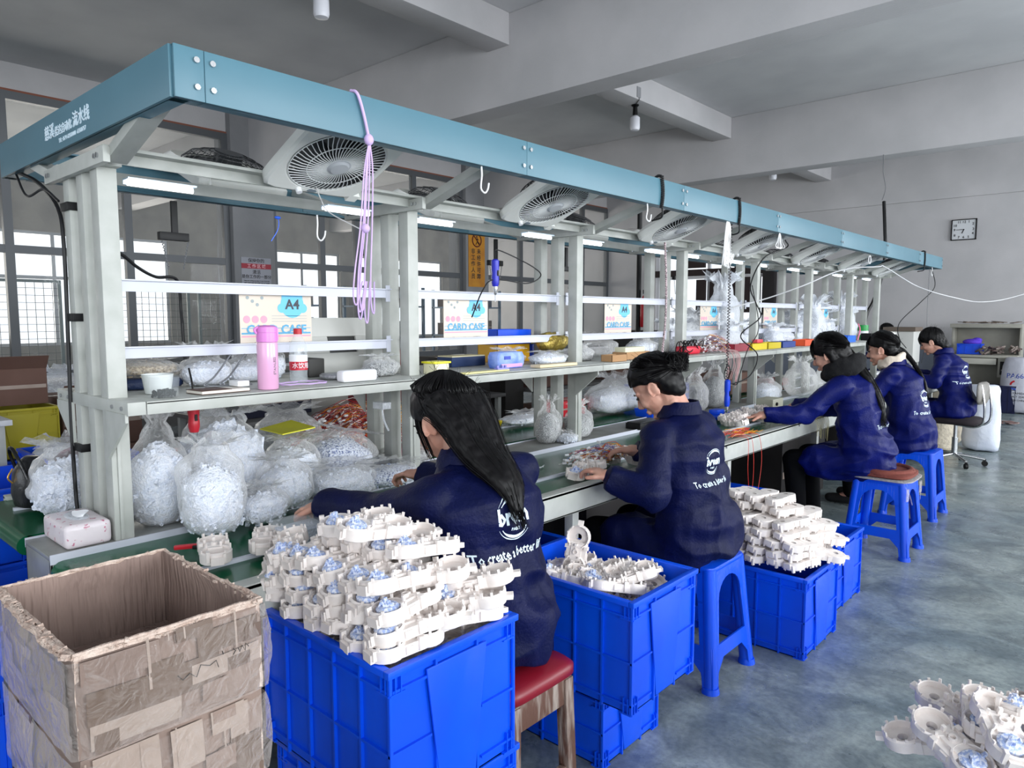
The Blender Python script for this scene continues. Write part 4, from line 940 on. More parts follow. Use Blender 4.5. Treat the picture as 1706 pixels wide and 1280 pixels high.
# ---- big worn carton, nearest object, two stacked
def carton_box(label, x0, x1, y0, y1, z0, z1, open_top, seed, lean=0.):
    root = thing('cardboard_carton', label, 'carton', (x0, y0, z0), lean); L_, W_, H_ = x1-x0, y1-y0, z1-z0; rr = random.Random(seed)
    # walls as gridded slabs so that they bulge and the rim is ragged
    def wall(p0, dx, ln, inward, nm):
        nx, nz = 22, 10; b = B(); vs = []
        for side in (0, 1):
            for j in range(nz+1):
                for i in range(nx+1):
                    u = i/nx; z = H_*j/nz; bul = .010*sin(pi*u)*sin(pi*j/nz*.9+.2) + .004*noise.noise(V((u*3, j*.4, seed)))
                    zz = z + (.006*noise.noise(V((u*17, seed, 0))) - .012*u*(1-u) if j == nz and open_top else 0)
                    p = V(p0) + V(dx)*ln*u - V(inward)*bul + V(inward)*(.006*side); vs.append((p.x, p.y, zz))
        n1 = (nx+1)*(nz+1); f = []
        for j in range(nz):
            for i in range(nx):
                a = j*(nx+1)+i; f.append((a, a+1, a+nx+2, a+nx+1)); f.append((n1+a+nx+1, n1+a+nx+2, n1+a+1, n1+a))
        for i in range(nx): a = nz*(nx+1)+i; f.append((a, a+1, n1+a+1, n1+a)); f.append((i+1, i, n1+i, n1+i+1))
        for j in range(nz): a = j*(nx+1); f.append((a+nx+1, a, n1+a, n1+a+nx+1)); a += nx; f.append((a, a+nx+1, n1+a+nx+1, n1+a))
        b.add(vs, f)
        for q, fc in enumerate(b.f): b.mi[q] = 1 if min(fc) >= n1 else (2 if (max(fc) >= n1) else 0)
        b.obj('side_panel', [CARD, CARDI, CARDT], root, smooth=30)
    wall((0, 0, 0), (1, 0, 0), L_, (0, 1, 0), 'a'); wall((L_, 0, 0), (0, 1, 0), W_, (-1, 0, 0), 'b'); wall((L_, W_, 0), (-1, 0, 0), L_, (0, -1, 0), 'c'); wall((0, W_, 0), (0, -1, 0), W_, (1, 0, 0), 'd')
    B().box(.004, L_-.004, .004, W_-.004, .002, .010).obj('bottom_panel', CARDI, root)
    if open_top:
        b = B()   # frayed layers along the rim
        for k in range(150):
            e = rr.random(); u = rr.random()
            if e < .5: p = (L_*u, -.004, H_); 
            elif e < .8: p = (-.004, W_*u, H_)
            elif e < .9: p = (L_, W_*u, H_)
            else: p = (L_*u, W_, H_)
            mt = M.Translation((p[0], p[1]+rr.uniform(-.004, .004), p[2]-.004+rr.uniform(-.005, .004))) @ M.Rotation(rr.uniform(0, 6), 4, 'Z') @ M.Rotation(rr.uniform(-.5, .5), 4, 'X'); s = rr.uniform(.003, .008); b.box(-s, s, -s*.6, s*.6, -.0025, .0025, mt)
        for z_ in (0, -.004, -.008):
            pts = []
            for (a, c) in (((0, 0), (L_, 0)), ((L_, 0), (L_, W_)), ((L_, W_), (0, W_)), ((0, W_), (0, 0))):
                for i in range(16):
                    u = i/16; k = noise.noise(V((u*9, a[0]*3+c[1]*5, z_*300+seed))); pts.append((a[0]+(c[0]-a[0])*u+k*.004, a[1]+(c[1]-a[1])*u+k*.004 - (.009*sin(pi*u) if a[1] == c[1] == 0 else 0), H_+z_-.012*u*(1-u)*(a[1] == c[1])+.005*k))
            b.tube(pts, .0035, 5, closed=True)
        b.obj('torn_rim', CARDT, root, kind='stuff')
    # pasted tape and paper patches, then more patches and painted film creases
    k = 0
    for (face, u0, u1, v0, v1, m) in ([('f', .04, .72, .30, .62, TAPED), ('f', .05, .50, .06, .30, TAPEL), ('f', .56, .98, .36, .56, TAPEL), ('f', .60, .97, .62, .86, TAPED), ('f', .02, .4, .70, .93, CARD), ('l', .1, .3, .2, .6, TAPEL), ('l', .45, .58, .35, .75, TAPEL), ('l', .62, .95, .5, .85, TAPED), ('l', .15, .5, .72, .95, TAPED), ('l', .8, .97, .08, .5, TAPEL)] if open_top else
            [('f', .05, .38, .35, .98, TAPEL), ('f', .44, .62, .5, .95, TAPEL), ('f', .70, .98, .1, .55, TAPED), ('f', .78, .9, .55, .95, TAPEL), ('l', .2, .5, .3, .9, TAPEL), ('l', .6, .9, .2, .6, TAPED)]):
        b = B(); n = 8; vs = []
        for j in range(3):
            for i in range(n+1):
                u = u0+(u1-u0)*i/n; v = v0+(v1-v0)*j/2; bul = .010*sin(pi*u)*sin(pi*v*.9+.2) + .0052 + .0001*k
                vs.append((L_+bul, W_*u, H_*v) if face == 'f' else (L_*u, -bul, H_*v))
        b.add(vs, [(j*(n+1)+i, j*(n+1)+i+1, (j+1)*(n+1)+i+1, (j+1)*(n+1)+i) for j in range(2) for i in range(n)])
        b.obj('tape_and_crease_patch', m, root); k += 1
    for q in range(16):
        face = 'f' if rr.random() < .65 else 'l'; u0, v0 = rr.uniform(.01, .9), rr.uniform(.02, .9)
        if rr.random() < .5: u1, v1 = u0+rr.uniform(.006, .016), min(.97, v0+rr.uniform(.3, .8)); m = TAPEL  # thin pale strips painted on for the bright creases of the film
        else: u1, v1 = min(.99, u0+rr.uniform(.08, .25)), min(.97, v0+rr.uniform(.1, .3)); m = rr.choice((TAPEL, TAPED, CARD, TAPED))
        u1 = min(u1, .99)
        b = B(); n = 5; vs = []
        for j in range(3):
            for i in range(n+1):
                u = u0+(u1-u0)*i/n; v = v0+(v1-v0)*j/2; bul = .010*sin(pi*u)*sin(pi*v*.9+.2) + .0050 + .0001*k
                vs.append((L_+bul, W_*u, H_*v) if face == 'f' else (L_*u, -bul, H_*v))
        b.add(vs, [(j*(n+1)+i, j*(n+1)+i+1, (j+1)*(n+1)+i+1, (j+1)*(n+1)+i) for j in range(2) for i in range(n)])
        b.obj('tape_and_crease_patch', m, root); k += .35
    # wrinkled stretch wrap
    b = B(); nx, nz = 30, 9; vs = []; per = 2*(L_+W_)
    for j in range(nz+1):
        for i in range(nx*2):
            t = per*i/(nx*2)
            if t < L_: p = V((t, 0, 0)); nn = V((0, -1, 0)); uu = t/L_
            elif t < L_+W_: p = V((L_, t-L_, 0)); nn = V((1, 0, 0)); uu = (t-L_)/W_
            elif t < 2*L_+W_: p = V((2*L_+W_-t, W_, 0)); nn = V((0, 1, 0)); uu = .5
            else: p = V((0, per-t, 0)); nn = V((-1, 0, 0)); uu = (per-t)/W_
            z = H_*(.0+.93*j/nz); bul = .012*sin(pi*uu)*sin(pi*j/nz*.9+.2)+.0085+.003*noise.noise(V((t*30, j*1.3, seed+4)))
            q = p+nn*bul; vs.append((q.x, q.y, z))
    m_ = nx*2; b.add(vs, [(j*m_+i, j*m_+(i+1) % m_, (j+1)*m_+(i+1) % m_, (j+1)*m_+i) for j in range(nz) for i in range(m_)])
    b.obj('stretch_wrap', WRAP, root, smooth=60)
    return root
cb_ = carton_box('large open battered carton with frayed rim wrapped in clear film, nearest the camera', -1.548, -1.150, .318, .612, .742, .905, True, 3)
b = B(); INK = mat('black_marker', '1c1a1c', .6)
for pts in ([(.19, .085), (.20, .075), (.215, .082), (.23, .072), (.24, .09), (.26, .083), (.275, .088), (.28, .075)], [(.315, .098), (.321, .093), (.315, .087)], [(.328, .095), (.331, .088), (.337, .098), (.344, .087), (.346, .1), (.353, .092)], [(.29, .10), (.292, .094)]):
    b.tube([(.398+.0185, x*.74, z) for x, z in pts], .0008, 4)
b.obj('marker_scribble', INK, cb_)
carton_box('middle battered carton in film directly under the open carton', -1.548, -1.152, .32, .61, .585, .740, False, 5)
carton_box('lower battered carton in film, third of the stack at the lower left', -1.53, -1.125, .33, .615, .36, .583, False, 8)
carton_box('bottom battered carton standing on the floor, base of the carton stack', -1.53, -1.13, .33, .61, .0, .358, False, 9)
# ------------------------------------------------------------------ bags and small goods
def sgn(x): return 1 if x >= 0 else -1
def bag(label, loc, r, fill=WPARTS, fm=None, seed=1, neck=.4, flake=.006, nfl=160, fillto=.85, group=None, tilt=(0, 0, 0), neckr=.35, knot=False, cat='bag'):
    """filled see-through plastic bag: r = half sizes in x, y and the full height"""
    fm = fm or FILM; rx, ry, h = r; rr = random.Random(seed); root = thing('plastic_bag', label, cat, loc, group=group, rot=tilt)
    def shape(k, hh, top, n=20, m=12, noisy=.06, s0=0):
        vs = []; 
        for j in range(m+1):
            t = j/m; z = hh*t; w_ = (1-abs(2*t-1)**3.2*.45)*(1 if t > .04 else .86)
            if t > .8 and top: w_ *= 1-(t-.8)/.2*.55
            for i in range(n):
                a = 2*pi*i/n; c, s = cos(a), sin(a); e = .75
                nz = 1 + noisy*noise.noise(V((c*1.7+s0, s*1.7+seed, t*3.1)))*2
                vs.append((k*rx*w_*nz*abs(c)**e*sgn(c), k*ry*w_*nz*abs(s)**e*sgn(s), max(.0, z + .02*h*noise.noise(V((c*2, s*2, t*4+seed))))))
        f = [(j*n+i, j*n+(i+1) % n, (j+1)*n+(i+1) % n, (j+1)*n+i) for j in range(m) for i in range(n)] + [tuple(range(n-1, -1, -1)), tuple(range(m*n, (m+1)*n))]
        return vs, f, n, m
    b = B()
    if fill is not None:
        vs, f, n, m = shape(.93, h*fillto, True); b.add(vs, f)
        for q in range(nfl):
            k = rr.randrange(n, len(vs)); p = V(vs[k])*rr.uniform(.93, 1.0); s = flake*rr.uniform(.6, 1.5)
            mt = M.Translation(p) @ Euler((rr.uniform(0, 6), rr.uniform(0, 6), rr.uniform(0, 6))).to_matrix().to_4x4(); b.box(-s, s, -s*.55, s*.55, -s*.25, s*.25, mt)
        b.obj('contents', fill, root, smooth=35, kind='stuff')
    vs, f, n, m = shape(1.03, h*.97, False, 28, 16, .10, 3.3)
    vs2 = list(vs[:n*(m+1)]); f = f[:n*m+1]
    if neck:   # gathered ruffled mouth
        base = vs2[-n:]; z0 = max(p[2] for p in base)
        for j in range(1, 7):
            t = j/6; kk = (1-t*1.6*(1-neckr)) if t < .5 else neckr*(.9+ (t-.5)*2.2)
            if t < .5: kk = max(kk, neckr*.8)
            for i in range(n):
                a = 2*pi*i/n; ru = 1+ (.35*t)*sin(i*2.9+seed)*1.0
                vs2.append((rx*.62*kk*ru*cos(a)+.12*rx*t*sin(seed), ry*.62*kk*ru*sin(a), z0 + neck*h*t*(1+.25*sin(i*1.9+seed*2)*(t > .8))))
        k0 = (m+1)*n - n
        f += [(k0+j*n+i, k0+j*n+(i+1) % n, k0+(j+1)*n+(i+1) % n, k0+(j+1)*n+i) for j in range(6) for i in range(n)]
    b = B().add(vs2, f)
    me = b.mesh('film', fm, smooth=70)
    displace(me, lambda p, n_: .05*min(rx, ry)*noise.noise(V((p.x*55+seed, p.y*55, p.z*28))) + .03*min(rx, ry)*noise.noise(V((p.x*140, p.y*140, p.z*50+seed))))
    for v in me.vertices: v.co.z = max(v.co.z, 0)
    link('film', me, root)
    if knot: B().tube([(.62*rx*neckr*cos(a), .62*ry*neckr*sin(a), h*(.97+.5*neck)) for a in [2*pi*i/10 for i in range(10)]], .003, 5, closed=True).obj('tie', WHITEP, root)
    return root
T = .758
gb = 'bags of white parts on the bench'
bag('tall clear bag of layered white parts right beside the near posts', (-2.285, .895, T), (.080, .085, .27), seed=1, neck=.40, neckr=.5, fillto=.93, group=gb, flake=.010)
bag('plump clear bag of white parts standing foremost on the bench', (-2.055, .955, T), (.082, .088, .255), seed=2, neck=.16, neckr=.8, group=gb, flake=.008, nfl=260, fillto=.8)
bag('small slumped bag of white parts with blue stamp beside the foremost bag', (-2.06, 1.12, T), (.055, .075, .105), seed=3, neck=.2, neckr=.8, group=gb, flake=.008)
bag('round bag of fine white parts behind the slumped bag', (-2.16, 1.25, T), (.075, .085, .165), seed=4, neck=.12, neckr=.9, group=gb, flake=.006, nfl=260)
bag('big bag of stacked white sheets heaped above the other bags', (-2.375, 1.15, T+.0), (.12, .13, .285), seed=5, neck=.22, neckr=.9, fillto=.97, group=gb, flake=.016, nfl=220)
bag('bag of white curled parts between the sheet bag and the chip bag', (-2.36, 1.40, T), (.085, .095, .19), seed=6, neck=.1, neckr=.9, group=gb, flake=.008)
bag('leaning bag of blue and white chips heaped on the bench', (-2.36, 1.60, T), (.10, .13, .20), WCHIPS, seed=7, neck=.08, neckr=.9, group=gb, flake=.006, tilt=(R(-14), 0, 0), nfl=260)
bag('low bag of blue and white chips near the nearest worker hand', (-2.17, 1.70, T), (.085, .125, .085), WCHIPS, seed=8, neck=.1, neckr=.9, group=gb, flake=.005, nfl=260)
bag('low wide bag of white clips in front of the chip bags', (-2.15, 1.47, T), (.10, .12, .115), WPARTS, seed=9, neck=.1, neckr=.9, group=gb, flake=.007, nfl=260)
bag('empty crumpled clear bag behind the white bags at the red screwdriver', (-2.56, 1.20, T+.12), (.09, .09, .16), None, FILM, seed=10, neck=.4, neckr=.9)
bag('glossy crumpled clear bag between bags and wire heap', (-2.66, 1.56, T), (.10, .14, .24), None, FILM, seed=12, neck=.2, neckr=.8)
bag('dark clear bag of steel screws under the wire heap', (-2.42, 1.98, T), (.09, .12, .08), WSCREW, seed=13, neck=.1, neckr=.9, flake=.004, nfl=300)
bag('large clear bag of white parts slumped behind the near posts', (-2.63, .745, T), (.10, .105, .21), WPARTS, seed=14, neck=.22, neckr=.9, flake=.012, nfl=220)
# wire heap
def wires(label, loc, rx, ry, h, n, seed, cols, ends=True, length=.26, name='wire_bundle', group=None, spread=1.):
    rr = random.Random(seed); root = thing(name, label, 'wires', loc, group=group); bs = {c: B() for c in cols}; e = B(); keys = list(cols)
    for k in range(n):
        c = keys[rr.randrange(len(keys))]; a = rr.uniform(-.5, .5)+(pi/2 if rr.random() < .9 else 0); u, v = rr.uniform(-1, 1), rr.uniform(-1, 1)
        z = h*max(0, 1-(u*u+v*v)*.5)*rr.uniform(.25, 1); p = V((rx*u*.7, ry*v*.7, z)); d = V((cos(a)*.6, sin(a), 0)); L_ = length*rr.uniform(.5, 1)
        pts = [p+d*(L_*(t-.5))+V((rr.uniform(-.012, .012), rr.uniform(-.012, .012), -.06*h*0 - h*.8*(t-.45)**2+rr.uniform(0, .012))) for t in (0, .25, .5, .75, 1)]
        for q in pts: q.z = max(.002, q.z)
        bs[c].tube(spline(pts, 2), .0015, 3, cap=False)
        if ends and rr.random() < .8: q = pts[0]; mt = M.Translation(q) @ M.Rotation(a+rr.uniform(-.4, .4), 4, 'Z') @ M.Rotation(rr.uniform(-.8, .8), 4, 'X'); e.box(-.009, .009, -.0045, .0045, -.003, .005, mt)
    for c in keys: bs[c].obj('wire', mat('wire_'+c, c, .45), root, kind='stuff')
    if ends: e.obj('connector', WHITEP, root, kind='stuff')
    return root
wires('big heap of red and orange wire leads with white connectors on the bench', (-2.72, 1.96, T), .20, .34, .27, 1100, 5, ('a01a22', 'b5242c', 'e08a1a', '6b1420', 'efe6e0'), length=.3)
wires('bundle of yellow wire leads beside the red wire heap', (-2.70, 2.20, T), .09, .13, .24, 200, 6, ('f0a818', 'e8b52a'), ends=False, length=.25)
tag(B().add([(-.09, -.06, 0), (.09, -.07, .0), (.10, .06, .012), (-.085, .07, .02), (-.09, -.06, .004), (.09, -.07, .004), (.10, .06, .016), (-.085, .07, .024)], [(3,2,1,0),(4,5,6,7),(0,1,5,4),(1,2,6,5),(2,3,7,6),(3,0,4,7)]).obj('yellow_folder', mat('yellow_card', 'd9d630', .6), loc=(-2.42, 1.42, .975)), 'yellow plastic folder lying on top of the chip bags', 'folder')
t = thing('steel_tin', 'polished steel cup beside the middle posts behind the nearest worker', 'cup', (-2.33, 1.79, T)); B().lathe([(.034, 0), (.036, .004), (.036, .075), (.033, .075), (.032, .006)], 24).obj('body', STEEL, t, smooth=40); B().lathe([(.037, .072), (.038, .078), (.033, .078)], 24).obj('rim', STEEL, t, smooth=40)
tag(B().box(-.04, .04, -.05, .05, 0, .09).obj('crimson_box', mat('crimson_cloth', '6d1030', .7), bevel=.006, loc=(-2.40, 1.95, T)), 'dark crimson box standing behind the steel cup', 'box')
# hanging red screwdriver with its dish of screws
def driver(name, label, p, L_, col, up, coil=True):
    t = thing(name, label, 'screwdriver', p); m = mat('driver_'+col, col, .35)
    B().lathe([(.004, 0), (.013, .004), (.017, .02), (.017, L_*.35), (.015, L_*.5), (.0175, L_*.62), (.0175, L_*.95), (.010, L_)], 18).obj('handle', m, t, smooth=40)
    B().lathe([(.003, -.035), (.007, -.03), (.008, -.012), (.011, -.01), (.012, .004)], 14).obj('chuck', STEEL, t, smooth=40)
    B().cyl((0, 0, -.065), (0, 0, -.03), .0025, 6).obj('bit', STEEL, t)
    B().box(.014, .019, -.004, .004, L_*.4, L_*.6).obj('switch', BLACKP, t)
    pts = [V((0, 0, L_))+V(q) for q in up]
    if coil:
        sp = spline(pts, 24); B().tube(sp, .003, 5).obj('cord', BLACKP, t, smooth=60)
    return t
driver('electric_screwdriver', 'red electric screwdriver hanging over the white bags by the near posts', (-2.18, .965, 1.045), .10, 'b01c2c', [(0, 0, 0), (0, 0, .05), (-.02, .0, .10)])
t = thing('screw_dish', 'red dish stacked on yellow dishes of white screws behind the foremost bag', 'tray', (-2.60, 1.07, T+.1))
B().frus(-.05, .05, -.06, .06, .045, .065, .008).obj('red_dish', RED, t, bevel=.003); B().frus(-.06, .06, -.07, .07, .02, .045, .008).obj('yellow_dish', YEL, t, bevel=.003); B().frus(-.07, .07, -.08, .08, -.1, .02, .008).obj('white_base', WHITEP, t, bevel=.003)
driver('electric_screwdriver', 'bright blue electric screwdriver hanging upright over the bench past the bun worker', (-1.88, 4.02, .865), .165, '0a3fd0', [(0, 0, 0), (-.01, .05, .05), (-.08, .16, .08), (-.16, .30, -.02), (-.10, .34, -.06), (-.02, .22, .03), (-.10, .5, .16), (-.2, .9, .3), (-.3, 1.0, .6)])
t = thing('coiled_lead', 'dark coiled lead hanging from the fascia down to the bright blue screwdriver', 'cord', (-1.88, 4.01, 1.04))
B().tube([(.007*cos(i*1.25), .007*sin(i*1.25), .0035*i) for i in range(262)], .0028, 4).obj('coil', mat('coil_dark_grey', '4a4546', .5), t, smooth=80)
t = driver('electric_screwdriver', 'violet blue electric screwdriver hanging in front of the yellow pillar sign', (-2.22, 2.36, 1.535), .125, '1a22b8', [(0, 0, 0), (0, .0, .04), (.0, .08, .03), (0, .26, -.02), (0, .32, -.06), (0, .22, -.10), (0, .0, -.09), (0, -.08, -.14), (-.03, -.12, -.26)])

# goods on the bench
ti = thing('tissue_pack', 'soft pack of pink floral tissues at the near end of the bench', 'tissue pack', (-2.292, .664, T), R(0))
TIM = mat('floral_pack', 'e9dfe3', .35, c2='c87f96', vs=60, lo=.62, hi=.66, bump=.3, bs=30)
b = B(); b.box(-.10, .10, -.060, .060, 0, .068); me = b.mesh('pack', TIM, bevel=.016, seg=3); link('pack', me, ti)
b = B(); b.lathe([(.052, .069), (.045, .073), (.03, .072), (.02, .066)], 20, M.Diagonal((1.1, .55, 1, 1))); b.obj('opening', FILMH, ti, smooth=60)
b = B(); n = 12; b.loft([((0, 0, .06), (.028, 0, 0), (0, .01, 0)), ((.003, .004, .078), (.032, .006, 0), (0, .008, .004)), ((.01, .012, .082), (.024, .01, .004), (0, .004, .004))], n); b.obj('tissue', WHITEP, ti, smooth=60)
hb = thing('handbag', 'black leather handbag on the far belt at the near end', 'handbag', (-2.86, .70, T))
BL = mat('black_leather', '0c0c10', .35, bump=.2, bs=50)
b = B(); b.loft([((0, 0, 0), (.085, 0, 0), (0, .055, 0)), ((0, 0, .04), (.10, 0, 0), (0, .062, 0)), ((0, 0, .11), (.09, 0, 0), (0, .055, 0)), ((0, 0, .15), (.055, 0, 0), (0, .035, 0)), ((0, 0, .165), (.03, 0, 0), (0, .02, 0))], 22); b.obj('body', BL, hb, smooth=60)
B().tube(spline([(-.06, -.03, .11), (-.05, -.05, .18), (.0, -.055, .2), (.05, -.05, .17), (.07, -.03, .10)], 5), .006, 6).obj('handle', BL, hb, smooth=60)
B().tube(spline([(.0, -.058, .08), (.0, -.07, .1), (-.0, -.055, .13)], 4), .003, 5).obj('clasp', mat('brass', 'c8a050', .3, .9), hb)
tag(B().loft([((-.05, 0, 0), (.02, 0, .0), (0, .04, 0)), ((0, 0, .05), (.03, 0, .03), (0, .06, 0)), ((.05, .02, .10), (.03, 0, .03), (0, .05, 0)), ((.09, .03, .12), (.02, 0, .01), (0, .03, 0))], 14).obj('folded_cloth', mat('maroon_cloth', '6a2a40', .8), smooth=70, loc=(-2.88, .80, T+.06)), 'maroon cloth bundle behind the black handbag', 'cloth')
t = thing('plastic_tub', 'clear rectangular tub of white parts in front of the nearest worker hand', 'tub', (-1.80, 1.10, T), R(4)); CLR = glass('clear_plastic', 'e6edf0', .16, .12)
B().frus(-.06, .06, -.075, .075, 0, .06, .012).obj('tub', CLR, t, bevel=.004); B().box(-.048, .048, -.062, .062, .006, .042).obj('contents', WPARTS, t)
B().box(-.064, .064, -.079, .079, .056, .061).obj('rim', CLR, t, bevel=.002)
tag(housing((-1.85, .86, T), (0, 0, 1.2), '', None, False), 'cream housing lying on the belt just behind the big carton', 'plastic part', 'housings on the bench')
tag(housing((-1.83, 1.0, T), (0, 0, .95), '', None, False), 'cream housing lying on the belt beside the clear tub', 'plastic part', 'housings on the bench')
t = thing('clip_tool', 'small red and black pliers lying on the near belt', 'tool', (-1.96, .83, T), R(50)); B().bar((-.03, 0, .008), (.03, .006, .01), .014, .012).obj('red_grip', RED, t, bevel=.003); B().bar((.02, .0, .008), (.055, -.006, .008), .012, .01).obj('jaw', BLACKP, t, bevel=.002)
# work in progress before the bun worker
for k, (x, y, a) in enumerate(((-1.70, 2.30, .3), (-1.74, 2.44, 1.2), (-1.80, 2.58, 2.2), (-1.70, 2.70, .8), (-1.84, 2.76, .1))):
    tag(housing((x, y, T+.004), (jit(.2), jit(.2), a), '', None, k % 2 == 0), ('cream housing held in the bun worker hands', 'cream housing beside the held one before the bun worker', 'cream housing at the back of the bun worker pile', 'cream housing by the right hand of the bun worker', 'cream housing farthest right of the bun worker pile')[k], 'plastic part', 'housings before the bun worker')
wires('tangle of red, yellow and white leads before the bun worker', (-1.78, 2.58, T+.02), .10, .20, .07, 110, 11, ('c03028', 'e0a020', 'f0ece6', '6b7ec8'), length=.2)
wires('colourful leads trailing over the bench rim near the blue screwdriver', (-1.68, 3.72, T), .06, .16, .03, 40, 12, ('d83a2a', 'e0a020', 'e890a0'), ends=False, length=.22)
b = B()
for k in range(3): y = 3.62+.05*k+.05*(k == 2); b.tube(spline([(-1.66, y, .762), (-1.60, y+.01, .765), (-1.575, y+.02, .74), (-1.565, y+.03*sin(k), .60), (-1.57, y+.04*cos(k), .45-.03*k)], 5), .0016, 4)
tag(b.obj('hanging_leads', mat('wire_d83a2a', ''), smooth=60, kind='stuff'), 'red leads hanging down over the bench apron', 'wires')
b = B()
for k in range(12): y = 4.62+.02*k; b.tube(spline([(-1.64, y, .765), (-1.59, y+.01, .768), (-1.56, y+.02, .72), (-1.55, y+.03*sin(k), .65-.005*k)], 4), .0022, 4)
tag(b.obj('hanging_leads', mat('wire_beige', 'cfc79a', .5), smooth=60, kind='stuff'), 'beige leads draped over the bench rim at the scarf wearer', 'wires')
for k in range(8):
    tag(housing((-1.83-.05*(k % 3), 4.05+.075*k, T+.02*(k % 2)), (jit(.3), jit(.3), jit(1.5)), '', None, False), 'cream housing in the row between the blue screwdriver and the scarf wearer', 'plastic part', 'housings before the scarf wearer')
t = thing('clamp_base', 'blue clamp plate under the hanging blue screwdriver', 'tool', (-2.08, 4.30, T)); B().box(-.07, .07, -.16, .16, 0, .02).obj('plate', BLUE, t, bevel=.004); B().box(-.03, .03, -.05, .05, .02, .05).obj('block', BLUE, t, bevel=.004)
t = thing('power_supply', 'small beige power supply box before the scarf wearer', 'box', (-1.96, 4.86, T)); B().box(-.06, .06, -.09, .09, 0, .085).obj('case', mat('beige_case', 'cdccb8', .5), t, bevel=.004); B().cyl((.06, -.03, .05), (.068, -.03, .05), .012, 12).obj('dial', BLACKP, t)
t = thing('tool_case', 'flat black tool case on the bench beyond the bun worker head', 'case', (-2.20, 3.62, T)); B().box(-.05, .05, -.13, .13, 0, .035).obj('case', BLACKP, t, bevel=.004); B().box(-.045, .045, -.12, .12, .035, .04).obj('lid', mat('lid_black', '222226', .3), t, bevel=.002)
t = thing('parts_tray', 'small blue tray on the bench behind the black tool case', 'tray', (-2.42, 4.08, T)); B().frus(-.07, .07, -.12, .12, 0, .055, .01).obj('tray', BLUE, t, bevel=.003)
for a in (('clear bag of pale parts leaning against the middle posts right of the nearest worker', (-2.29, 2.83, T), (.05, .07, .18), WSCREW, 21), ('clear bag of grey parts on the centre strip beside the middle posts', (-2.27, 3.06, T), (.06, .09, .15), WSCREW, 22), ('small white bag sitting by the middle post foot', (-2.22, 2.90, T), (.05, .05, .05), WPARTS, 23),
          ('white crumpled bag standing behind the bun worker face', (-2.72, 4.10, T), (.12, .28, .20), WPARTS, 24), ('clear bag hanging beyond the bun behind the blue screwdriver', (-2.30, 4.42, T), (.07, .12, .22), None, 25), ('grey clear bag behind the blue screwdriver', (-2.32, 4.75, T), (.07, .10, .26), WSCREW, 26), ('clear bag of white parts left of the scarf wearer head', (-2.2, 5.35, T), (.10, .16, .16), WPARTS, 27), ('tall clear bag at the scarf wearer face', (-2.15, 5.95, T), (.10, .2, .24), None, 28), ('clear bag before the fourth worker', (-2.1, 6.5, T), (.1, .2, .22), None, 29),
          ('white bag hanging on the rear side between the first posts gap', (-2.78, 2.75, T), (.07, .08, .17), WPARTS, 30), ('clear bag of white parts lying on the rear belt', (-2.82, 3.25, T), (.08, .16, .06), WPARTS, 31)):
    bag(a[0], a[1], a[2], a[3], seed=a[4], neck=.35, neckr=.6, flake=.006, nfl=150)
t = thing('sponge_tray', 'yellow sponge tray lying on the rear belt', 'tray', (-2.88, 3.02, T)); B().frus(-.04, .04, -.06, .06, 0, .035, .006).obj('tray', YEL, t, bevel=.004)
tag(B().tube(spline([(-.05, -.12, 0), (.02, -.05, .004), (-.03, .0, .006), (.03, .06, .003), (0, .14, 0)], 6), .002, 4).tube(spline([(.04, -.12, 0), (-.02, -.02, .004), (.03, .1, .003)], 6), .002, 4).obj('cable_ties', WHITEP, loc=(-1.98, 2.28, .747)), 'loose white cable ties lying on the green belt', 'cable ties')
tag(B().cyl((0, -.10, 0), (0, .05, .01), .004, 8).cyl((0, .04, 0), (0, .12, .012), .010, 10).obj('blue_probe', BLUE, loc=(-2.60, 2.55, .757)), 'thin blue tool lying on the rear belt beyond the nearest worker', 'tool')

# goods on the shelf
S = 1.1715
th = thing('thermos_bottle', 'pink thermos bottle standing on the near shelf', 'bottle', (-2.105, 1.175, S)); PK = mat('pink_lacquer', 'eab0d6', .25, coat=.4); PK2 = mat('pink_lid', 'e48ad8', .35)
B().lathe([(.030, 0), (.0325, .003), (.0325, .145), (.031, .15)], 32).obj('body', PK, th, smooth=40); B().lathe([(.0325, .151), (.0325, .168), (.0315, .18), (.0325, .181), (.031, .198), (.022, .203), (.001, .204)], 32).obj('lid', PK2, th, smooth=40)
B().box(-.006, .006, .028, .038, .155, .195).obj('latch', PK2, th, bevel=.003); B().tube(spline([(0, -.03, .198), (0, -.042, .19), (0, -.036, .178)], 4), .004, 6).obj('hinge', PK2, th)
text('lettering', 'STAINLESS', .012, mat('grey_print', '8a7f8c', .5), face_mtx((.0334*cos(.2), .0334*sin(.2), .075), (cos(.2), sin(.2), 0)) @ M.Rotation(pi/2, 4, 'Z'), th)
wb_ = thing('water_bottle', 'clear water bottle with red cap and red label beside the thermos', 'bottle', (-2.235, 1.365, S)); PET = glass('pet_plastic', 'e4ecf0', .25, .06)
B().lathe([(.026, 0), (.031, .006), (.030, .03), (.031, .045), (.0305, .10), (.031, .115), (.028, .135), (.014, .165), (.0125, .172)], 28).obj('body', PET, wb_, smooth=40)
B().lathe([(.0315, .045), (.0315, .075)], 28, None, False).obj('red_label', mat('label_red', 'c41a32', .4), wb_, smooth=60); B().lathe([(.0316, .075), (.0316, .098)], 28, None, False).obj('white_label', WHITEP, wb_, smooth=60)
B().lathe([(.0145, .170), (.0145, .188), (.012, .190)], 20).obj('cap', RED, wb_, smooth=40)
for a, ch in ((-.9, '水'), (-.25, '饮'), (.4, '用')): text('lettering', ch, .022, WHITEP, face_mtx((.032*cos(a), .032*sin(a), .06), (cos(a), sin(a), 0)), wb_)
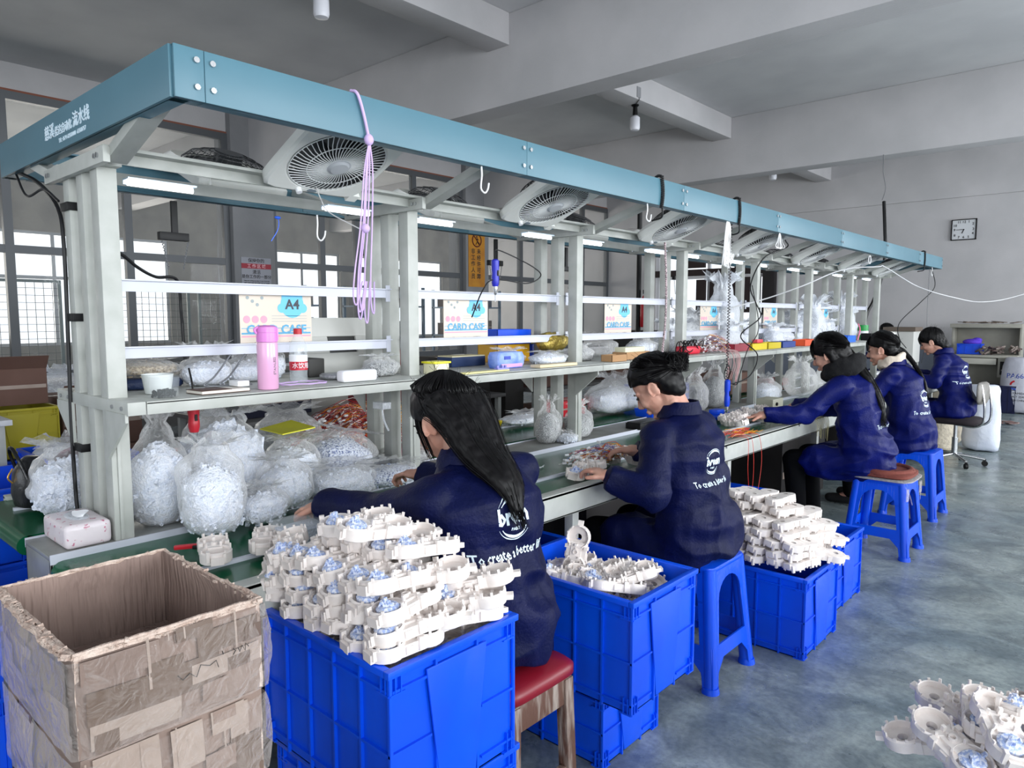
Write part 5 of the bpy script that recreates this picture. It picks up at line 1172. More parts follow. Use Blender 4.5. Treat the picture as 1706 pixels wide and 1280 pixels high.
tb = thing('small_bottle', 'small clear bottle with white cap between thermos and water bottle', 'bottle', (-2.46, 1.50, S)); B().lathe([(.02, 0), (.022, .004), (.022, .07), (.01, .085)], 20).obj('body', PET, tb, smooth=40); B().lathe([(.012, .085), (.012, .11)], 16).obj('cap', WHITEP, tb)
ct = thing('round_tub', 'clear round tub with black parts at the shelf near end', 'tub', (-2.115, .855, S)); B().lathe([(.034, 0), (.036, .002), (.042, .058), (.044, .06)], 28, None, False).obj('wall', CLR, ct, smooth=60)
b = B(); rr = random.Random(4)
for k in range(120): a, q = rr.uniform(0, 6.28), rr.uniform(0, .031)**1; mt = M.Translation((q*cos(a), q*sin(a), .004+rr.uniform(0, .014))) @ Euler((rr.uniform(0, 3), rr.uniform(0, 3), 0)).to_matrix().to_4x4(); b.box(-.006, .006, -.0025, .0025, -.0025, .0025, mt)
b.obj('contents', BLACKP, ct, kind='stuff')
ct = thing('round_tub', 'white translucent tub behind the tub of black parts', 'tub', (-2.235, .885, S)); B().lathe([(.034, 0), (.036, .002), (.044, .055), (.046, .058), (.043, .058), (.035, .006)], 28).obj('wall', mat('milky_plastic', 'e4e9e8', .35), ct, smooth=40)
nb = thing('notebook', 'brown covered notebook lying at the shelf edge', 'notebook', (-2.13, 1.03, S), R(4)); B().box(-.045, .045, -.085, .07, .002, .010).obj('pages', mat('paper', 'e6e0d6', .8), nb); B().box(-.047, .047, -.087, .072, .0, .002).box(-.047, .047, -.087, .01, .010, .012).obj('cover', mat('brown_cover', '5a4238', .6), nb, bevel=.001)
B().box(-.03, .03, -.02, .02, 0, .018).obj('charger', WHITEP, bevel=.004, loc=(-2.15, 1.10, S+.0125)); o = bpy.data.objects['charger']; tag(o, 'white charger block lying on the brown notebook', 'charger')
ws2 = thing('wire_stand', 'bent grey wire stand on the notebook by the thermos', 'stand', (-2.20, 1.02, S+.012)); GW = mat('grey_wire', '85888c', .4, .5)
for y0 in (0, .05): B().tube(spline([(.02, y0+.09, .0), (.0, y0+.02, .0), (-.0, y0-.01, .006), (-.01, y0+.03, .03), (-.04, y0+.10, .095)], 6), .0028, 6).obj('wire_leg', GW, ws2, smooth=60)
tag(B().tube([(.05*cos(a*1.0)*(1+.2*sin(a*3)), .10*sin(a)*(1+.15*cos(a*2)), .004+.003*abs(sin(a*5))) for a in [i*.28 for i in range(90)]], .0022, 5).obj('looped_rope', mat('lilac_cord', 'cdb2e0', .7), smooth=60, loc=(-2.16, 1.33, S)), 'lilac cord coiled on the shelf between the bottles', 'cord')
rk = thing('tilted_rack', 'white tilted display rack with slot standing on the shelf', 'rack', (-2.50, 1.74, S)); RK = mat('rack_white', 'cfcfca', .5)
me = B().box(-.006, .006, -.17, .165, .0, .085).box(-.006, .006, -.17, .165, .155, .235).box(-.006, .006, -.17, -.055, .085, .155).box(-.006, .006, .085, .165, .085, .155).mesh('front_panel', RK, bevel=.002); me.transform(M.Rotation(R(-16), 4, 'Y')); link('front_panel', me, rk)
me = B().box(-.016, -.010, -.06, .09, .08, .16).mesh('slot_plate', mat('rack_slot', '4a4a4a', .6)); me.transform(M.Rotation(R(-16), 4, 'Y')); link('slot_plate', me, rk)  # dark plate added behind the slot so the opening reads shaded
B().prism([(-.12, 0), (.0, 0), (-.065, .23), (-.10, .23)], .006, M(((1,0,0,0),(0,0,1,-.175),(0,1,0,0),(0,0,0,1)))).obj('side_panel', mat('rack_side', '2b2b2e', .6), rk); B().box(-.12, .0, -.17, .165, 0, .006).obj('base', RK, rk)
tag(B().box(-.11, -.0, -.09, -.02, 0, .07).obj('dark_block', mat('dark_grey_box', '2e2d2b', .6), bevel=.004, loc=(-2.40, 1.60, S)), 'dark grey block beside the tilted rack foot', 'box')
sb_ = pad(.055, .085, .022, mat('silver_foil', 'a9abb0', .3, .5, bump=.8, bs=60), 'foil_pouch'); sb_.location = (-2.27, 1.57, S); tag(sb_, 'silver foil pouch lying before the tilted rack', 'pouch')
tag(B().box(-.024, .024, -.075, .075, 0, .042).obj('paper_roll', WHITEP, bevel=.014, seg=3, loc=(-2.12, 1.53, S)), 'white wrapped paper roll lying at the shelf edge', 'roll')
for a in (('clear bag of steel screws beside the paper roll', (-2.255, 1.735, S), (.05, .075, .07), WSCREW, 41, .22), ('bag of beige beads on a navy pack at the near shelf end', (-2.44, .93, S+.04), (.07, .10, .05), BEIGEP, 42, .1), ('clear bag of white shavings behind the notebook', (-2.38, 1.10, S), (.06, .08, .095), WPARTS, 43, .5), ('small bag of white parts behind the wire stand', (-2.42, 1.26, S), (.06, .07, .085), WPARTS, 44, .4), ('white bag tucked behind the thermos', (-2.48, 1.38, S), (.05, .07, .11), WPARTS, 45, .3),
          ('clear bag of white goods left of the gold bag', (-2.33, 2.56, S), (.05, .10, .06), WPARTS, 46, .4), ('white shaggy bag in front of the gold bag', (-2.22, 2.74, S), (.06, .11, .055), WPARTS, 47, .2), ('clear bag of steel parts right of the gold bag', (-2.26, 3.07, S), (.05, .08, .07), WSCREW, 48, .3),
          ('clear bag behind the small brown tray', (-2.48, 3.55, S), (.08, .13, .10), None, 49, .4), ('white and pink bag right of the long brown tray', (-2.38, 3.86, S), (.07, .12, .09), WPARTS, 50, .4)):
    bag(a[0], a[1], a[2], a[3], seed=a[4], neck=a[5], neckr=.8, flake=.005, nfl=170)
pk = pad(.07, .11, .034, mat('navy_pack', '1c2c50', .5, bump=.5, bs=80), 'navy_pack'); pk.location = (-2.44, .93, S); tag(pk, 'navy pack under the bag of beige beads', 'pack')
def tray(name, label, x, y, sx, sy, h, m, fill=None, z=S, rz=0, cat='tray', d=.006):
    t = thing(name, label, cat, (x, y, z), rz); B().frus(-sx, sx, -sy, sy, 0, .004, .001).obj('base', m, t)
    b = B()
    for q in ((-sx, -sx+.004, -sy, sy), (sx-.004, sx, -sy, sy), (-sx, sx, -sy, -sy+.004), (-sx, sx, sy-.004, sy)): b.box(*q, 0, h)
    b.obj('wall', m, t, bevel=.001, seg=1)
    if fill: B().box(-sx+.006, sx-.006, -sy+.006, sy-.006, .004, h*.8).obj('contents', fill, t)
    return t
KR = mat('kraft_card', 'b08860', .8)
tray('lidded_tub', 'yellow lidded tub beside the second post group', -2.17, 1.955, .035, .04, .042, mat('pale_tub', 'ece8c8', .4), WPARTS); t = thing('tub_lid', 'yellow lid on the tub beside the second post group', 'lid', (-2.17, 1.955, S+.043)); B().box(-.04, .04, -.046, .046, 0, .008).obj('lid', mat('lid_yellow', 'f0e830', .4), t, bevel=.002)
tag(B().box(-.02, .02, -.14, .14, 0, .006).obj('label_strip', mat('pale_yellow_strip', 'f0e6a0', .5), bevel=.001, loc=(-2.075, 2.14, S), rot=(0, 0, R(3))), 'pale yellow strip lying at the shelf edge', 'strip')
tag(B().box(-.012, .012, -.035, .035, 0, .012).box(-.004, .004, -.03, -.02, .012, .022).box(-.004, .004, .0, .01, .012, .022).box(-.004, .004, .02, .03, .012, .022).obj('lilac_clip', mat('lilac_plastic', '8d8de0', .4), loc=(-2.09, 2.26, S)), 'lilac plastic clip beside the blue tissue pack', 'clip')
t = thing('navy_box', 'navy box with beige top behind the lilac clip', 'box', (-2.44, 2.36, S)); B().box(-.05, .05, -.11, .11, 0, .045).obj('body', mat('navy_card', '16305c', .6), t, bevel=.002); B().box(-.048, .048, -.108, .108, .045, .05).obj('top', mat('beige_top', 'd8cfa8', .7), t)
t = thing('tissue_pack', 'blue tissue pack standing on the shelf', 'tissue pack', (-2.20, 2.41, S)); pad(.045, .09, .075, mat('blue_pack', '5f86e8', .3, c2='9ab4f4', vs=14, bump=.4, bs=40), 'pack', par=t, s=5); B().box(.044, .047, -.06, -.02, .04, .055).obj('badge', mat('badge_blue', '1a3cb8', .4), t); B().box(.044, .0465, -.08, .06, .005, .02).obj('pink_band', mat('badge_pink', 'e0a8dc', .4), t)
gbg = B().ball((0, 0, .05), (.06, .115, .05), 22); me = gbg.mesh('gold_bag', mat('gold_foil', 'c9b25a', .3, .5, c2='8a7430', vs=30, bump=1., bs=50), smooth=80); displace(me, lambda p, n: .014*N3(p, 30)+.008*N3(p, 70)); 
for v in me.vertices: v.co.z = max(0, v.co.z)
o = link('gold_bag', me, None, (-2.34, 2.92, S+.05)); tag(o, 'crumpled gold foil bag heaped on the shelf beside the third posts', 'bag')
tag(B().box(-.03, .03, -.14, .14, 0, .014).obj('pale_tray', mat('pale_orange_tray', 'e6d4b0', .5), bevel=.003, loc=(-2.085, 2.62, S)), 'pale orange flat tray at the shelf edge below the gold bag', 'tray')
tray('parts_bin', 'yellow bin under the blue bin behind the rail', -2.52, 2.745, .07, .125, .09, mat('amber_plastic', 'e0a820', .4)); tray('parts_bin', 'bright blue bin stacked on the yellow bin behind the rail', -2.52, 2.745, .075, .13, .075, BLUE, z=S+.092); tray('parts_bin', 'deep blue bin right of the stacked bins behind the rail', -2.56, 3.01, .06, .10, .085, BLUE)
t = tray('parts_bin', 'yellow edged tray on the deep blue bin behind the rail', -2.56, 3.01, .055, .095, .03, YEL, z=S+.087)
tray('card_tray', 'small kraft tray with lilac clip right of the foil bags', -2.10, 3.14, .035, .07, .035, KR, WSCREW); tray('card_tray', 'long kraft tray with pale foam block near the bun', -2.16, 3.40, .045, .12, .04, KR); tag(B().box(-.035, .035, -.10, .10, 0, .045).obj('foam_block', mat('pale_foam', 'e4e2c4', .8), bevel=.003, loc=(-2.17, 3.40, S+.02)), 'pale yellow foam block in the long kraft tray', 'foam')
t = thing('red_tool', 'red soldering tool tangled in black cable on the shelf above the bun', 'tool', (-2.17, 4.10, S)); B().box(-.04, .04, -.13, .06, 0, .05).obj('body', mat('red_tool_body', 'd8203c', .35), t, bevel=.014, seg=3); B().cyl((0, .06, .025), (0, .2, .02), .018, 12).obj('grip', mat('brick_red', 'a03838', .5), t)
b = B(); b.tube([(.055*cos(a)+.0, -.02+.17*sin(a*.93), .05+.035*sin(a*2.3)) for a in [i*.3 for i in range(110)]], .0032, 5); b.obj('cable', BLACKP, t, smooth=60)
wires('messy multicoloured leads piled on the shelf right of the red tool', (-2.18, 4.42, S), .08, .20, .12, 130, 31, ('8a4a50', 'c9a8b4', 'e8e0d4', '5a5a80', 'c88a30'), length=.25)
b = B(); rr = random.Random(9)
for k in range(16): y = 4.3+rr.uniform(-.06, .16); b.tube(spline([(-2.1, y, S+.02), (-2.02, y+.01, S+.01), (-2.0, y+.02, S-.06), (-2.0, y+rr.uniform(-.05, .05), S-.12-rr.uniform(0, .12))], 4), .002, 4)
tag(b.obj('hanging_leads', mat('pinkish_leads', 'c9a0a0', .5), smooth=60, kind='stuff'), 'pinkish leads hanging over the shelf edge above the blue screwdriver', 'wires')
col = ['d8c21a', '26408c', 'e05020', '0a4fe0']
for k, (l, x, y, sx, sy, h, c) in enumerate((('first yellow tray at the shelf edge beyond the red tool', -2.13, 4.95, .05, .13, .045, 'd8c21a'), ('second yellow tray beside the navy tray', -2.13, 5.22, .05, .12, .045, 'cdb81c'), ('navy tray between yellow and orange trays', -2.13, 5.50, .05, .13, .045, '26408c'), ('orange tray left of the scarf wearer head', -2.13, 5.98, .05, .15, .05, 'e8582a'), ('red blue tray behind the coiled lead', -2.13, 4.66, .05, .12, .05, '9c2a3c'), ('bright blue box beyond the orange tray', -2.14, 7.05, .05, .12, .06, '1c6ae8'))): tray('parts_tray', l, x, y, sx, sy, h, mat('tray_'+c, c, .4), BEIGEP)
tag(B().box(-.02, .02, -.05, .05, 0, .025).obj('red_block', mat('red_pink', 'e04858', .4), bevel=.004, loc=(-2.14, 5.05, S+.045)), 'pinkish red block on the first yellow tray', 'block')
o = B().add([(-.08, -.16, .0), (.08, -.14, 0), (.08, .16, 0), (-.08, .16, 0), (-.10, -.17, .10), (.08, -.16, .085), (.09, .18, .03), (-.10, .18, .05)], [(3,2,1,0),(4,5,6,7),(0,1,5,4),(1,2,6,5),(2,3,7,6),(3,0,4,7)]).obj('tilted_cover', BLUE, bevel=.006, loc=(-2.42, 6.15, S+.02)); tag(o, 'tilted bright blue cover among the clear bags on the shelf', 'lid')
t = thing('green_can', 'green and white can at the far end of the shelf', 'can', (-2.25, 7.95, S)); B().lathe([(.05, 0), (.05, .15)], 20).obj('can', mat('can_green', '1e9a48', .4), t, smooth=40); B().lathe([(.0505, .05), (.0505, .09)], 20, None, False).obj('band', WHITEP, t, smooth=40)
tag(B().tube(spline([(0, 0, 0), (.01, .02, .08), (0, .05, .12), (-.01, .03, .16)], 5), .007, 6).obj('pink_tape_roll', mat('pink_tape', 'ec7fa0', .5), smooth=60, loc=(-2.14, 7.4, S+.008)), 'pink rolled tape beyond the bright blue box', 'tape')
tag(B().box(-.05, .05, -.06, .06, 0, .07).obj('black_box', BLACKP, bevel=.006, loc=(-2.14, 7.72, S)), 'black box at the far end of the shelf', 'box')
rr = random.Random(21)
for k, (x, y, rx, ry, h, f) in enumerate(((-2.50, 4.72, .10, .14, .16, None), (-2.36, 4.94, .10, .15, .30, None), (-2.44, 5.38, .1, .17, .12, WPARTS), (-2.38, 5.72, .1, .15, .1, WPARTS), (-2.44, 6.48, .12, .17, .16, WPARTS), (-2.40, 6.84, .12, .17, .2, WPARTS), (-2.42, 7.17, .12, .14, .17, None), (-2.36, 7.56, .12, .15, .26, None), (-2.46, 7.86, .1, .12, .14, WPARTS), (-2.36, 6.04, .08, .15, .09, WPARTS), (-2.42, 4.32, .1, .14, .12, None))):
    bag(('clear bag heaped behind the messy leads', 'tall clear bag standing behind the coiled lead', 'white bag behind the yellow trays', 'low white bag behind the navy tray', 'white bag behind the blue lid', 'white bag above the scarf wearer head', 'clear bag left of the standing bag near the far end', 'tall clear bag near the far end of the shelf', 'white bag by the green can', 'low white bag under the tilted blue lid', 'clear bag behind the pinkish leads')[k], (x, y, S), (rx, ry, h*1.35), f, FILMH, seed=60+k, neck=.35, neckr=.9, flake=.012, nfl=90)

for l, x, y, rx, ry, h, f, sd in (('clear bag squeezed between coiled lead and far window post', -2.22, 4.78, .06, .12, .14, None, 81), ('white bag in front of the standing clear bag beyond the red tool', -2.25, 5.62, .06, .12, .13, WPARTS, 82), ('clear bag piled high above the fourth worker', -2.30, 6.62, .09, .14, .30, None, 83), ('white bag piled beside the bright blue box', -2.28, 6.88, .07, .12, .15, WPARTS, 84), ('clear bag standing left of the black box at the far end', -2.30, 7.62, .07, .13, .22, None, 85)):
    bag(l, (x, y, S), (rx, ry, h), f, FILMH, seed=sd, neck=.4, neckr=.9, flake=.012, nfl=90)
# ------------------------------------------------------------------ things hanging from the frame
def cord(label, pts, r, m, n=8, name='cord', k=6, cat='cord'):
    return tag(B().tube(spline(pts, n), r, k).obj(name, m, smooth=60), label, cat)
LIL = mat('lilac_cord', ''); WCORD = mat('white_cord', 'f0f0f0', .7); BCORD = mat('black_cord', '161618', .5); GCORD = mat('grey_cord', '6a6c70', .5)
t = thing('lilac_rope', 'looped lilac rope knotted over the fascia and hanging over the near shelf', 'rope', (-1.642, 1.207, 1.40))
B().tube(spline([(-.02, -.01, .612), (.004, -.006, .60), (.006, .012, .55), (.007, .028, .485)], 8), .0045, 7).obj('upper_loop', LIL, t, smooth=60)
rr = random.Random(3)
for k in range(6):
    o = rr.uniform(-.02, .02); b_ = rr.uniform(.0, .12); B().tube(spline([(.006, .03, .485), (.004+o*.3, .026+o*.5, .40), (.0, .018+o, .25), (o*.2, .004+o*1.2, .13), (0, .0+o*1.5, .01+b_*.5), (.0, .010+o*1.5, -.015+b_*.5), (0, .022+o, .10)], 6), .0022, 6).obj('strand', LIL, t, smooth=60)
B().ball((.006, .028, .485), (.012, .014, .016), 12).ball((.002, .014, .245), (.012, .013, .013), 12).obj('knot', LIL, t, smooth=60)
cord('thin white string tied from the nearest fan to the lilac rope', [(-2.09, 1.36, 1.83), (-2.02, 1.33, 1.78), (-1.9, 1.28, 1.72), (-1.66, 1.225, 1.642)], .0018, WCORD, name='string')
for i, y in enumerate((2.80, 3.58, 7.58)):
    t = thing('coiled_cable', ('black coiled cable looped over the fascia past its second seam', 'black coiled cable looped over the fascia near the fourth fan', 'black cable looped over the far end of the fascia')[i], 'cable', (-1.65, y, 1.95)); b = B()
    pts = []
    for q in range(120):
        u = q/119; zz = .062-.135*u; pts.append((.012+.0065*cos(q*.9), .0065*sin(q*.9)+.012*sin(u*3), zz))
    b.tube(pts, .0032, 5); b.tube(spline([(-.02, 0, .06), (-.005, 0, .066), (.012, 0, .062)], 4), .006, 6); b.tube(spline([(.012, .01, -.072), (.004, .02, -.11), (-.05, .03, -.12)], 5), .004, 6); b.obj('coil', BCORD, t, smooth=70)
def hook(label, p, s=1.):
    return tag(B().tube(spline([(0, 0, 0), (.002, .0, -.03*s), (-.004, .002, -.07*s), (.004, .012, -.085*s), (0, .03, -.07*s), (0, .035, -.05*s)], 6), .003, 6).obj('wire_hook', WCORD, smooth=60, loc=p), label, 'hook')
hook('white wire hook hanging from the fascia left of the second fan', (-1.66, 1.70, 1.89)); hook('white wire hook hanging below the rear rail at the lilac rope', (-2.35, 1.53, 1.78), 1.1); hook('white wire hook hanging from the fascia by the black coiled cable', (-1.66, 2.72, 1.89), .9); hook('white wire hook hanging from the fascia at the far end', (-1.66, 8.0, 1.89))
rr = random.Random(17); b = B()
for k in range(26): a = rr.uniform(-.03, .03); c_ = rr.uniform(-.05, .05); b.tube(spline([(0, a*.3, 0), (.004, a, -.05), (-.004, a*1.2+c_*.4, -.14), (0, a+c_, -.2-rr.uniform(0, .05)), (.0, a+c_+.02, -.17)], 4), .0016, 4)
tag(b.obj('string_bunch', WCORD, smooth=60, loc=(-1.66, 3.50, 1.90)), 'bunch of white strings hanging from the fascia above the coiled lead', 'string')
b = B()
for k in range(9): a = rr.uniform(-.05, .05); b.tube(spline([(0, 0, 0), (0, a, -.06), (.0, a*1.8, -.09), (0, -a, -.10)], 4), .0018, 4)
tag(b.obj('string_bunch', WCORD, smooth=60, loc=(-1.66, 4.18, 1.90)), 'tangle of white strings under the fascia at the fourth fan', 'string')
cord('long black cable curving from the fourth fan down over the shelf', [(-1.68, 4.32, 1.86), (-1.72, 4.45, 1.83), (-1.8, 4.30, 1.76), (-1.9, 4.35, 1.6), (-1.98, 4.62, 1.5), (-2.0, 4.75, 1.4), (-2.0, 4.45, 1.28), (-1.99, 4.7, 1.15), (-1.97, 4.55, 1.02), (-1.93, 4.2, .99), (-1.9, 4.05, 1.03)], .0042, BCORD)
t = tag(B().tube([(.03*cos(a), .03*sin(a), 0) for a in [i*.45 for i in range(14)]], .004, 6, closed=True).obj('tape_ring', WCORD, smooth=60, loc=(-1.66, 5.95, 1.84), rot=(0, R(90), 0)), 'white tape ring hanging under the fascia near its far half', 'ring')
cord('pale cable swinging from the shelf up to the far fascia and away to the right', [(-2.2, 4.75, 1.47), (-2.05, 4.95, 1.53), (-1.85, 5.1, 1.62), (-1.70, 5.45, 1.74), (-1.664, 6.2, 1.80), (-1.66, 6.4, 1.804), (-1.594, 7.2, 1.672), (-1.457, 8.0, 1.59), (-1.286, 8.5, 1.555), (-1.023, 9.0, 1.639), (-.366, 9.2, 1.922), (.635, 9.3, 2.355), (2.5, 9.4, 2.9), (4.39, 9.45, 3.0)], .0045, mat('pale_cable', 'c9cacc', .5), n=6)
cord('dark cable hanging from the far fascia end to the last worker hands', [(-1.66, 8.0, 1.87), (-1.65, 8.1, 1.70), (-1.72, 7.9, 1.55), (-1.85, 7.7, 1.35), (-1.86, 7.75, 1.2), (-1.8, 7.78, 1.1)], .004, BCORD)
driver('electric_screwdriver', 'dark red electric screwdriver held before the farthest worker face', (-1.84, 7.72, .98), .12, '8c1c2c', [(0, 0, 0), (0, .02, .1)], False)
cord('thin light cord hanging straight down beside the last worker head', [(-1.66, 7.9, 1.87), (-1.665, 7.92, 1.5), (-1.66, 7.93, 1.2), (-1.70, 7.95, .95)], .003, GCORD)
cord('black hose on a wire hanging from the far ceiling beam', [(-2.637, 9.83, 3.41), (-2.63, 9.82, 3.2), (-2.60, 9.84, 3.0), (-2.62, 9.8, 2.85)], .005, GCORD); cord('thick black hose swinging down behind the far end of the frame', [(-2.60, 9.8, 2.83), (-2.55, 9.7, 2.5), (-2.52, 9.65, 2.2), (-2.53, 9.6, 1.9), (-2.60, 9.55, 1.6), (-2.66, 9.5, 1.4), (-2.7, 9.5, .9), (-2.75, 9.5, .02)], .022, BCORD, name='hose')
cord('black cable taped down the near post', [(-2.95, .73, 1.90), (-2.75, .74, 1.84), (-2.55, .735, 1.74), (-2.485, .728, 1.62), (-2.484, .724, 1.3), (-2.49, .722, 1.05), (-2.486, .722, .85), (-2.48, .724, .77)], .0065, BCORD); cord('second thin black cable looping from the near fascia to the post', [(-2.95, .73, 1.895), (-2.8, .72, 1.80), (-2.62, .72, 1.80), (-2.49, .722, 1.75)], .004, BCORD)
for i, z in enumerate((1.73, 1.40, 1.0)): tag(B().box(-2.482, -2.418, ST[0]-.034, ST[0]+.03, z-.012, z+.012).obj('tape_band', BLACKP, bevel=.001), ('black tape band around the top of the near rear post', 'black tape band halfway up the near rear post', 'black tape band below the shelf on the near rear post')[i], 'tape')
cord('black cord sagging from the near post to the hanging T bar', [(-2.40, .80, 1.60), (-2.42, .86, 1.60), (-2.46, .93, 1.56), (-2.50, 1.0, 1.535), (-2.55, 1.09, 1.53), (-2.55, 1.10, 1.42), (-2.552, 1.105, 1.3), (-2.55, 1.11, 1.2)], .0055, BCORD)
for i, (y, bar_) in enumerate(((1.09, 1), (1.935, 1), (2.715, 1), (3.306, 0), (4.6, 1))):
    t = thing('tool_hanger', ('black T shaped tool hanger with springs under the frame, nearest', 'black tool hanger behind the lilac rope beside the second posts', 'black tool hanger behind the violet blue screwdriver', 'black tool hanger with strap between third posts and white sheet', 'black tool hanger over the clear bags')[i], 'hanger', (-2.55, y, 1.79))
    B().box(-.006, .006, -.010, .010, -.10, 0.01).obj('strap', BLACKP, t); B().box(-.012, .012, -.055, .045, -.125, -.098).obj('bar', BLACKP, t, bevel=.002)
    for s in (1, -1): b = B(); b.tube([(.002*cos(q*1.4), (.045-.0009*q*.5)*s*1.0+.002*sin(q*1.4), -.125-.0022*q) for q in range(46)], .0019, 4); b.obj('spring', GCORD, t)
tag(B().tube(spline([(0, 0, 0), (.0, .004, -.02), (.0, -.004, -.05), (0, -.03, -.09)], 5), .0018, 4).ball((0, 0, 0), (.006, .014, .006), 8).obj('blue_tie', mat('blue_tie', '2a6af0', .4), smooth=60, loc=(-2.49, 1.45, 1.775)), 'bright blue tie dangling from the rear rail near the first fan', 'tie')
tag(B().box(-.03, .03, -.02, .02, 0, .025).tube(spline([(0, 0, 0), (.0, .01, -.05), (0, .03, -.09)], 4), .004, 5).obj('white_pouch', FILMH, loc=(-2.20, 1.70, 1.05)), 'small clear pouch hanging under the shelf by the nearest worker head', 'pouch')
t = thing('fire_extinguisher', 'red fire extinguisher hanging on the dark rail near the fourth posts', 'fire extinguisher', (-3.9, 6.4, 1.3)); B().cyl((-.09, 0, -1.3), (-.09, 0, 1.2), .025, 10).box(-.09, -.04, -.01, .01, .15, .19).cyl((-.09, 0, -1.3), (-.09, 0, -1.28), .14, 16).obj('stand', BLACKP, t); B().lathe([(.05, 0), (.058, .01), (.058, .28), (.03, .32), (.02, .34)], 18).obj('cylinder', RED, t, smooth=40); B().box(-.02, .02, -.03, .05, .34, .38).tube(spline([(0, .03, .36), (0, .09, .3), (0, .07, .1)], 5), .01, 6).obj('valve', BLACKP, t)
cord('white and black beaded cord hanging right of the long kraft tray', [(-1.98, 3.43, 1.80), (-1.985, 3.46, 1.6), (-1.99, 3.47, 1.4), (-2.0, 3.46, 1.21)], .006, mat('speckled_cord', 'f0d8dc', .6, c2='55444a', vs=220, lo=.48, hi=.52))

# ------------------------------------------------------------------ ceiling lamps, clock, signs
for i, (x, y, z) in enumerate(((-4.79, 3.2, 3.93), (-4.79, 7.54, 3.93), (-4.79, 11.7, 3.93))):
    t = thing('bulb_lamp', ('white bulb lamp hanging from the ceiling beam at the top left', 'white bulb lamp on a black socket under the middle ceiling beam', 'white bulb lamp under the farthest ceiling beam')[i], 'lamp', (x, y, z))
    B().lathe([(.045, 0), (.045, -.012), (.02, -.03)], 18).obj('base', BLACKP, t, smooth=40); B().lathe([(.026, -.025), (.03, -.10), (.028, -.13)], 16).obj('socket', BLACKP, t, smooth=40)
    B().lathe([(.03, -.125), (.058, -.15), (.060, -.27), (.05, -.295), (.02, -.302)], 22).obj('bulb', mat('opal_bulb', 'dcdde4', .35), t, smooth=50)
    B().box(.145, .152, -.20, -.12, .02, .14).obj('switch_plate', mat('grey_plate', '8f9094', .5), t); B().tube([(.148, -.16, .05), (.15, -.15, -.002), (.02, -.02, -.004)], .004, 5).obj('wire', BCORD, t)
ck = thing('wall_clock', 'rectangular white wall clock with black frame on the far wall', 'clock', (-2.482, YF, 2.862)); CKD = mat('clock_face', 'd5d8dc', .5)
B().box(-.17, .17, -.03, -.002, -.16, .16).obj('face', CKD, ck)
b = B()
for q in ((-.182, -.168, -.172, .172), (.168, .182, -.172, .172), (-.182, .182, -.172, -.158), (-.182, .182, .158, .172)): b.box(q[0], q[1], -.045, -.002, q[2], q[3])
b.obj('frame', BLACKP, ck, bevel=.002)
fm_ = lambda x, z, y=-.0315: face_mtx((x, y, z), (0, -1, 0))
for k, (x, z) in {12: (0, .125), 1: (.07, .125), 2: (.13, .09), 3: (.135, 0), 4: (.13, -.07), 5: (.07, -.125), 6: (0, -.125), 7: (-.07, -.125), 8: (-.13, -.09), 9: (-.135, 0), 10: (-.13, .07), 11: (-.07, .125)}.items(): text('numeral', str(k), .055, INK, fm_(x, z), ck, ext=.0005, bold=.001)
B().bar((0, -.034, 0), (-.11, -.034, .002), .008, .003, up=(0, 1, 0)).obj('minute_hand', BLACKP, ck); B().bar((0, -.036, 0), (-.025, -.036, -.06), .012, .003, up=(0, 1, 0)).obj('hour_hand', BLACKP, ck); B().cyl((0, -.032, 0), (0, -.04, 0), .01, 12).obj('hub', BLACKP, ck)
XP = XL+.1205
sg = thing('notice_sign', 'grey notice with red band and black characters on the first pillar', 'sign', (XP, 5.19, 2.04)); B().box(0, .008, -.225, .225, -.21, .20).obj('board', mat('notice_grey', '9a9ca6', .5), sg, bevel=.001); B().box(.008, .010, -.225, .225, .045, .115).obj('red_band', mat('notice_red', '9c1830', .5), sg)
fx = lambda y, z, x=.0105: face_mtx((x, y, z), (1, 0, 0))
for s_, z, sz, m in (('保持你的', .155, .062, INK), ('工 作 区 域', .078, .058, mat('pinkish_white', 'e8b8c0', .6)), ('清洁', -.005, .062, INK), ('是你工作的一部分', -.07, .056, INK), ('Keep your working area clean, it is part of your job', -.125, .0185, INK), ('KEEP CLEAN AND TIDY EVERY DAY AT WORK', -.155, .0185, INK)): text('lettering', s_, sz, m, fx(0, z, .0085 if z != .078 else .0105), sg, ext=.0005, bold=.0008)
yg = thing('warning_sign', 'tall orange warning banner with prohibition symbol on the second pillar', 'sign', (XP, 9.62, 2.50)); B().box(0, .008, -.215, .215, -.53, .53).obj('board', mat('sign_orange', 'c98b22', .5, c2='b8781c', vs=5), yg)
b = B(); b.tube([(.012, -.0+.115*cos(a), .33+.115*sin(a)) for a in [2*pi*i/28 for i in range(28)]], .011, 6, closed=True); b.bar((.012, -.08, .41), (.012, .08, .25), .012, .02, up=(1, 0, 0)); b.obj('prohibition_ring', mat('sign_dark_red', '5a1414', .6), yg)
B().ball((.011, -.0, .395), (.004, .018, .018), 10).bar((.011, 0, .37), (.011, .01, .31), .006, .03, up=(1, 0, 0)).bar((.011, .01, .31), (.011, -.03, .25), .006, .018, up=(1, 0, 0)).bar((.011, .01, .31), (.011, .045, .26), .006, .018, up=(1, 0, 0)).bar((.011, .0, .365), (.011, .05, .335), .006, .014, up=(1, 0, 0)).obj('walking_figure', INK, yg)
for cidx, s_ in ((-1, '非工作人员'), (1, '未经许可禁')):
    for k, ch in enumerate(s_): text('lettering', ch, .105, INK, fx(cidx*.075-.02, .12-.115*k, .0085), yg, ext=.0005, bold=.002)

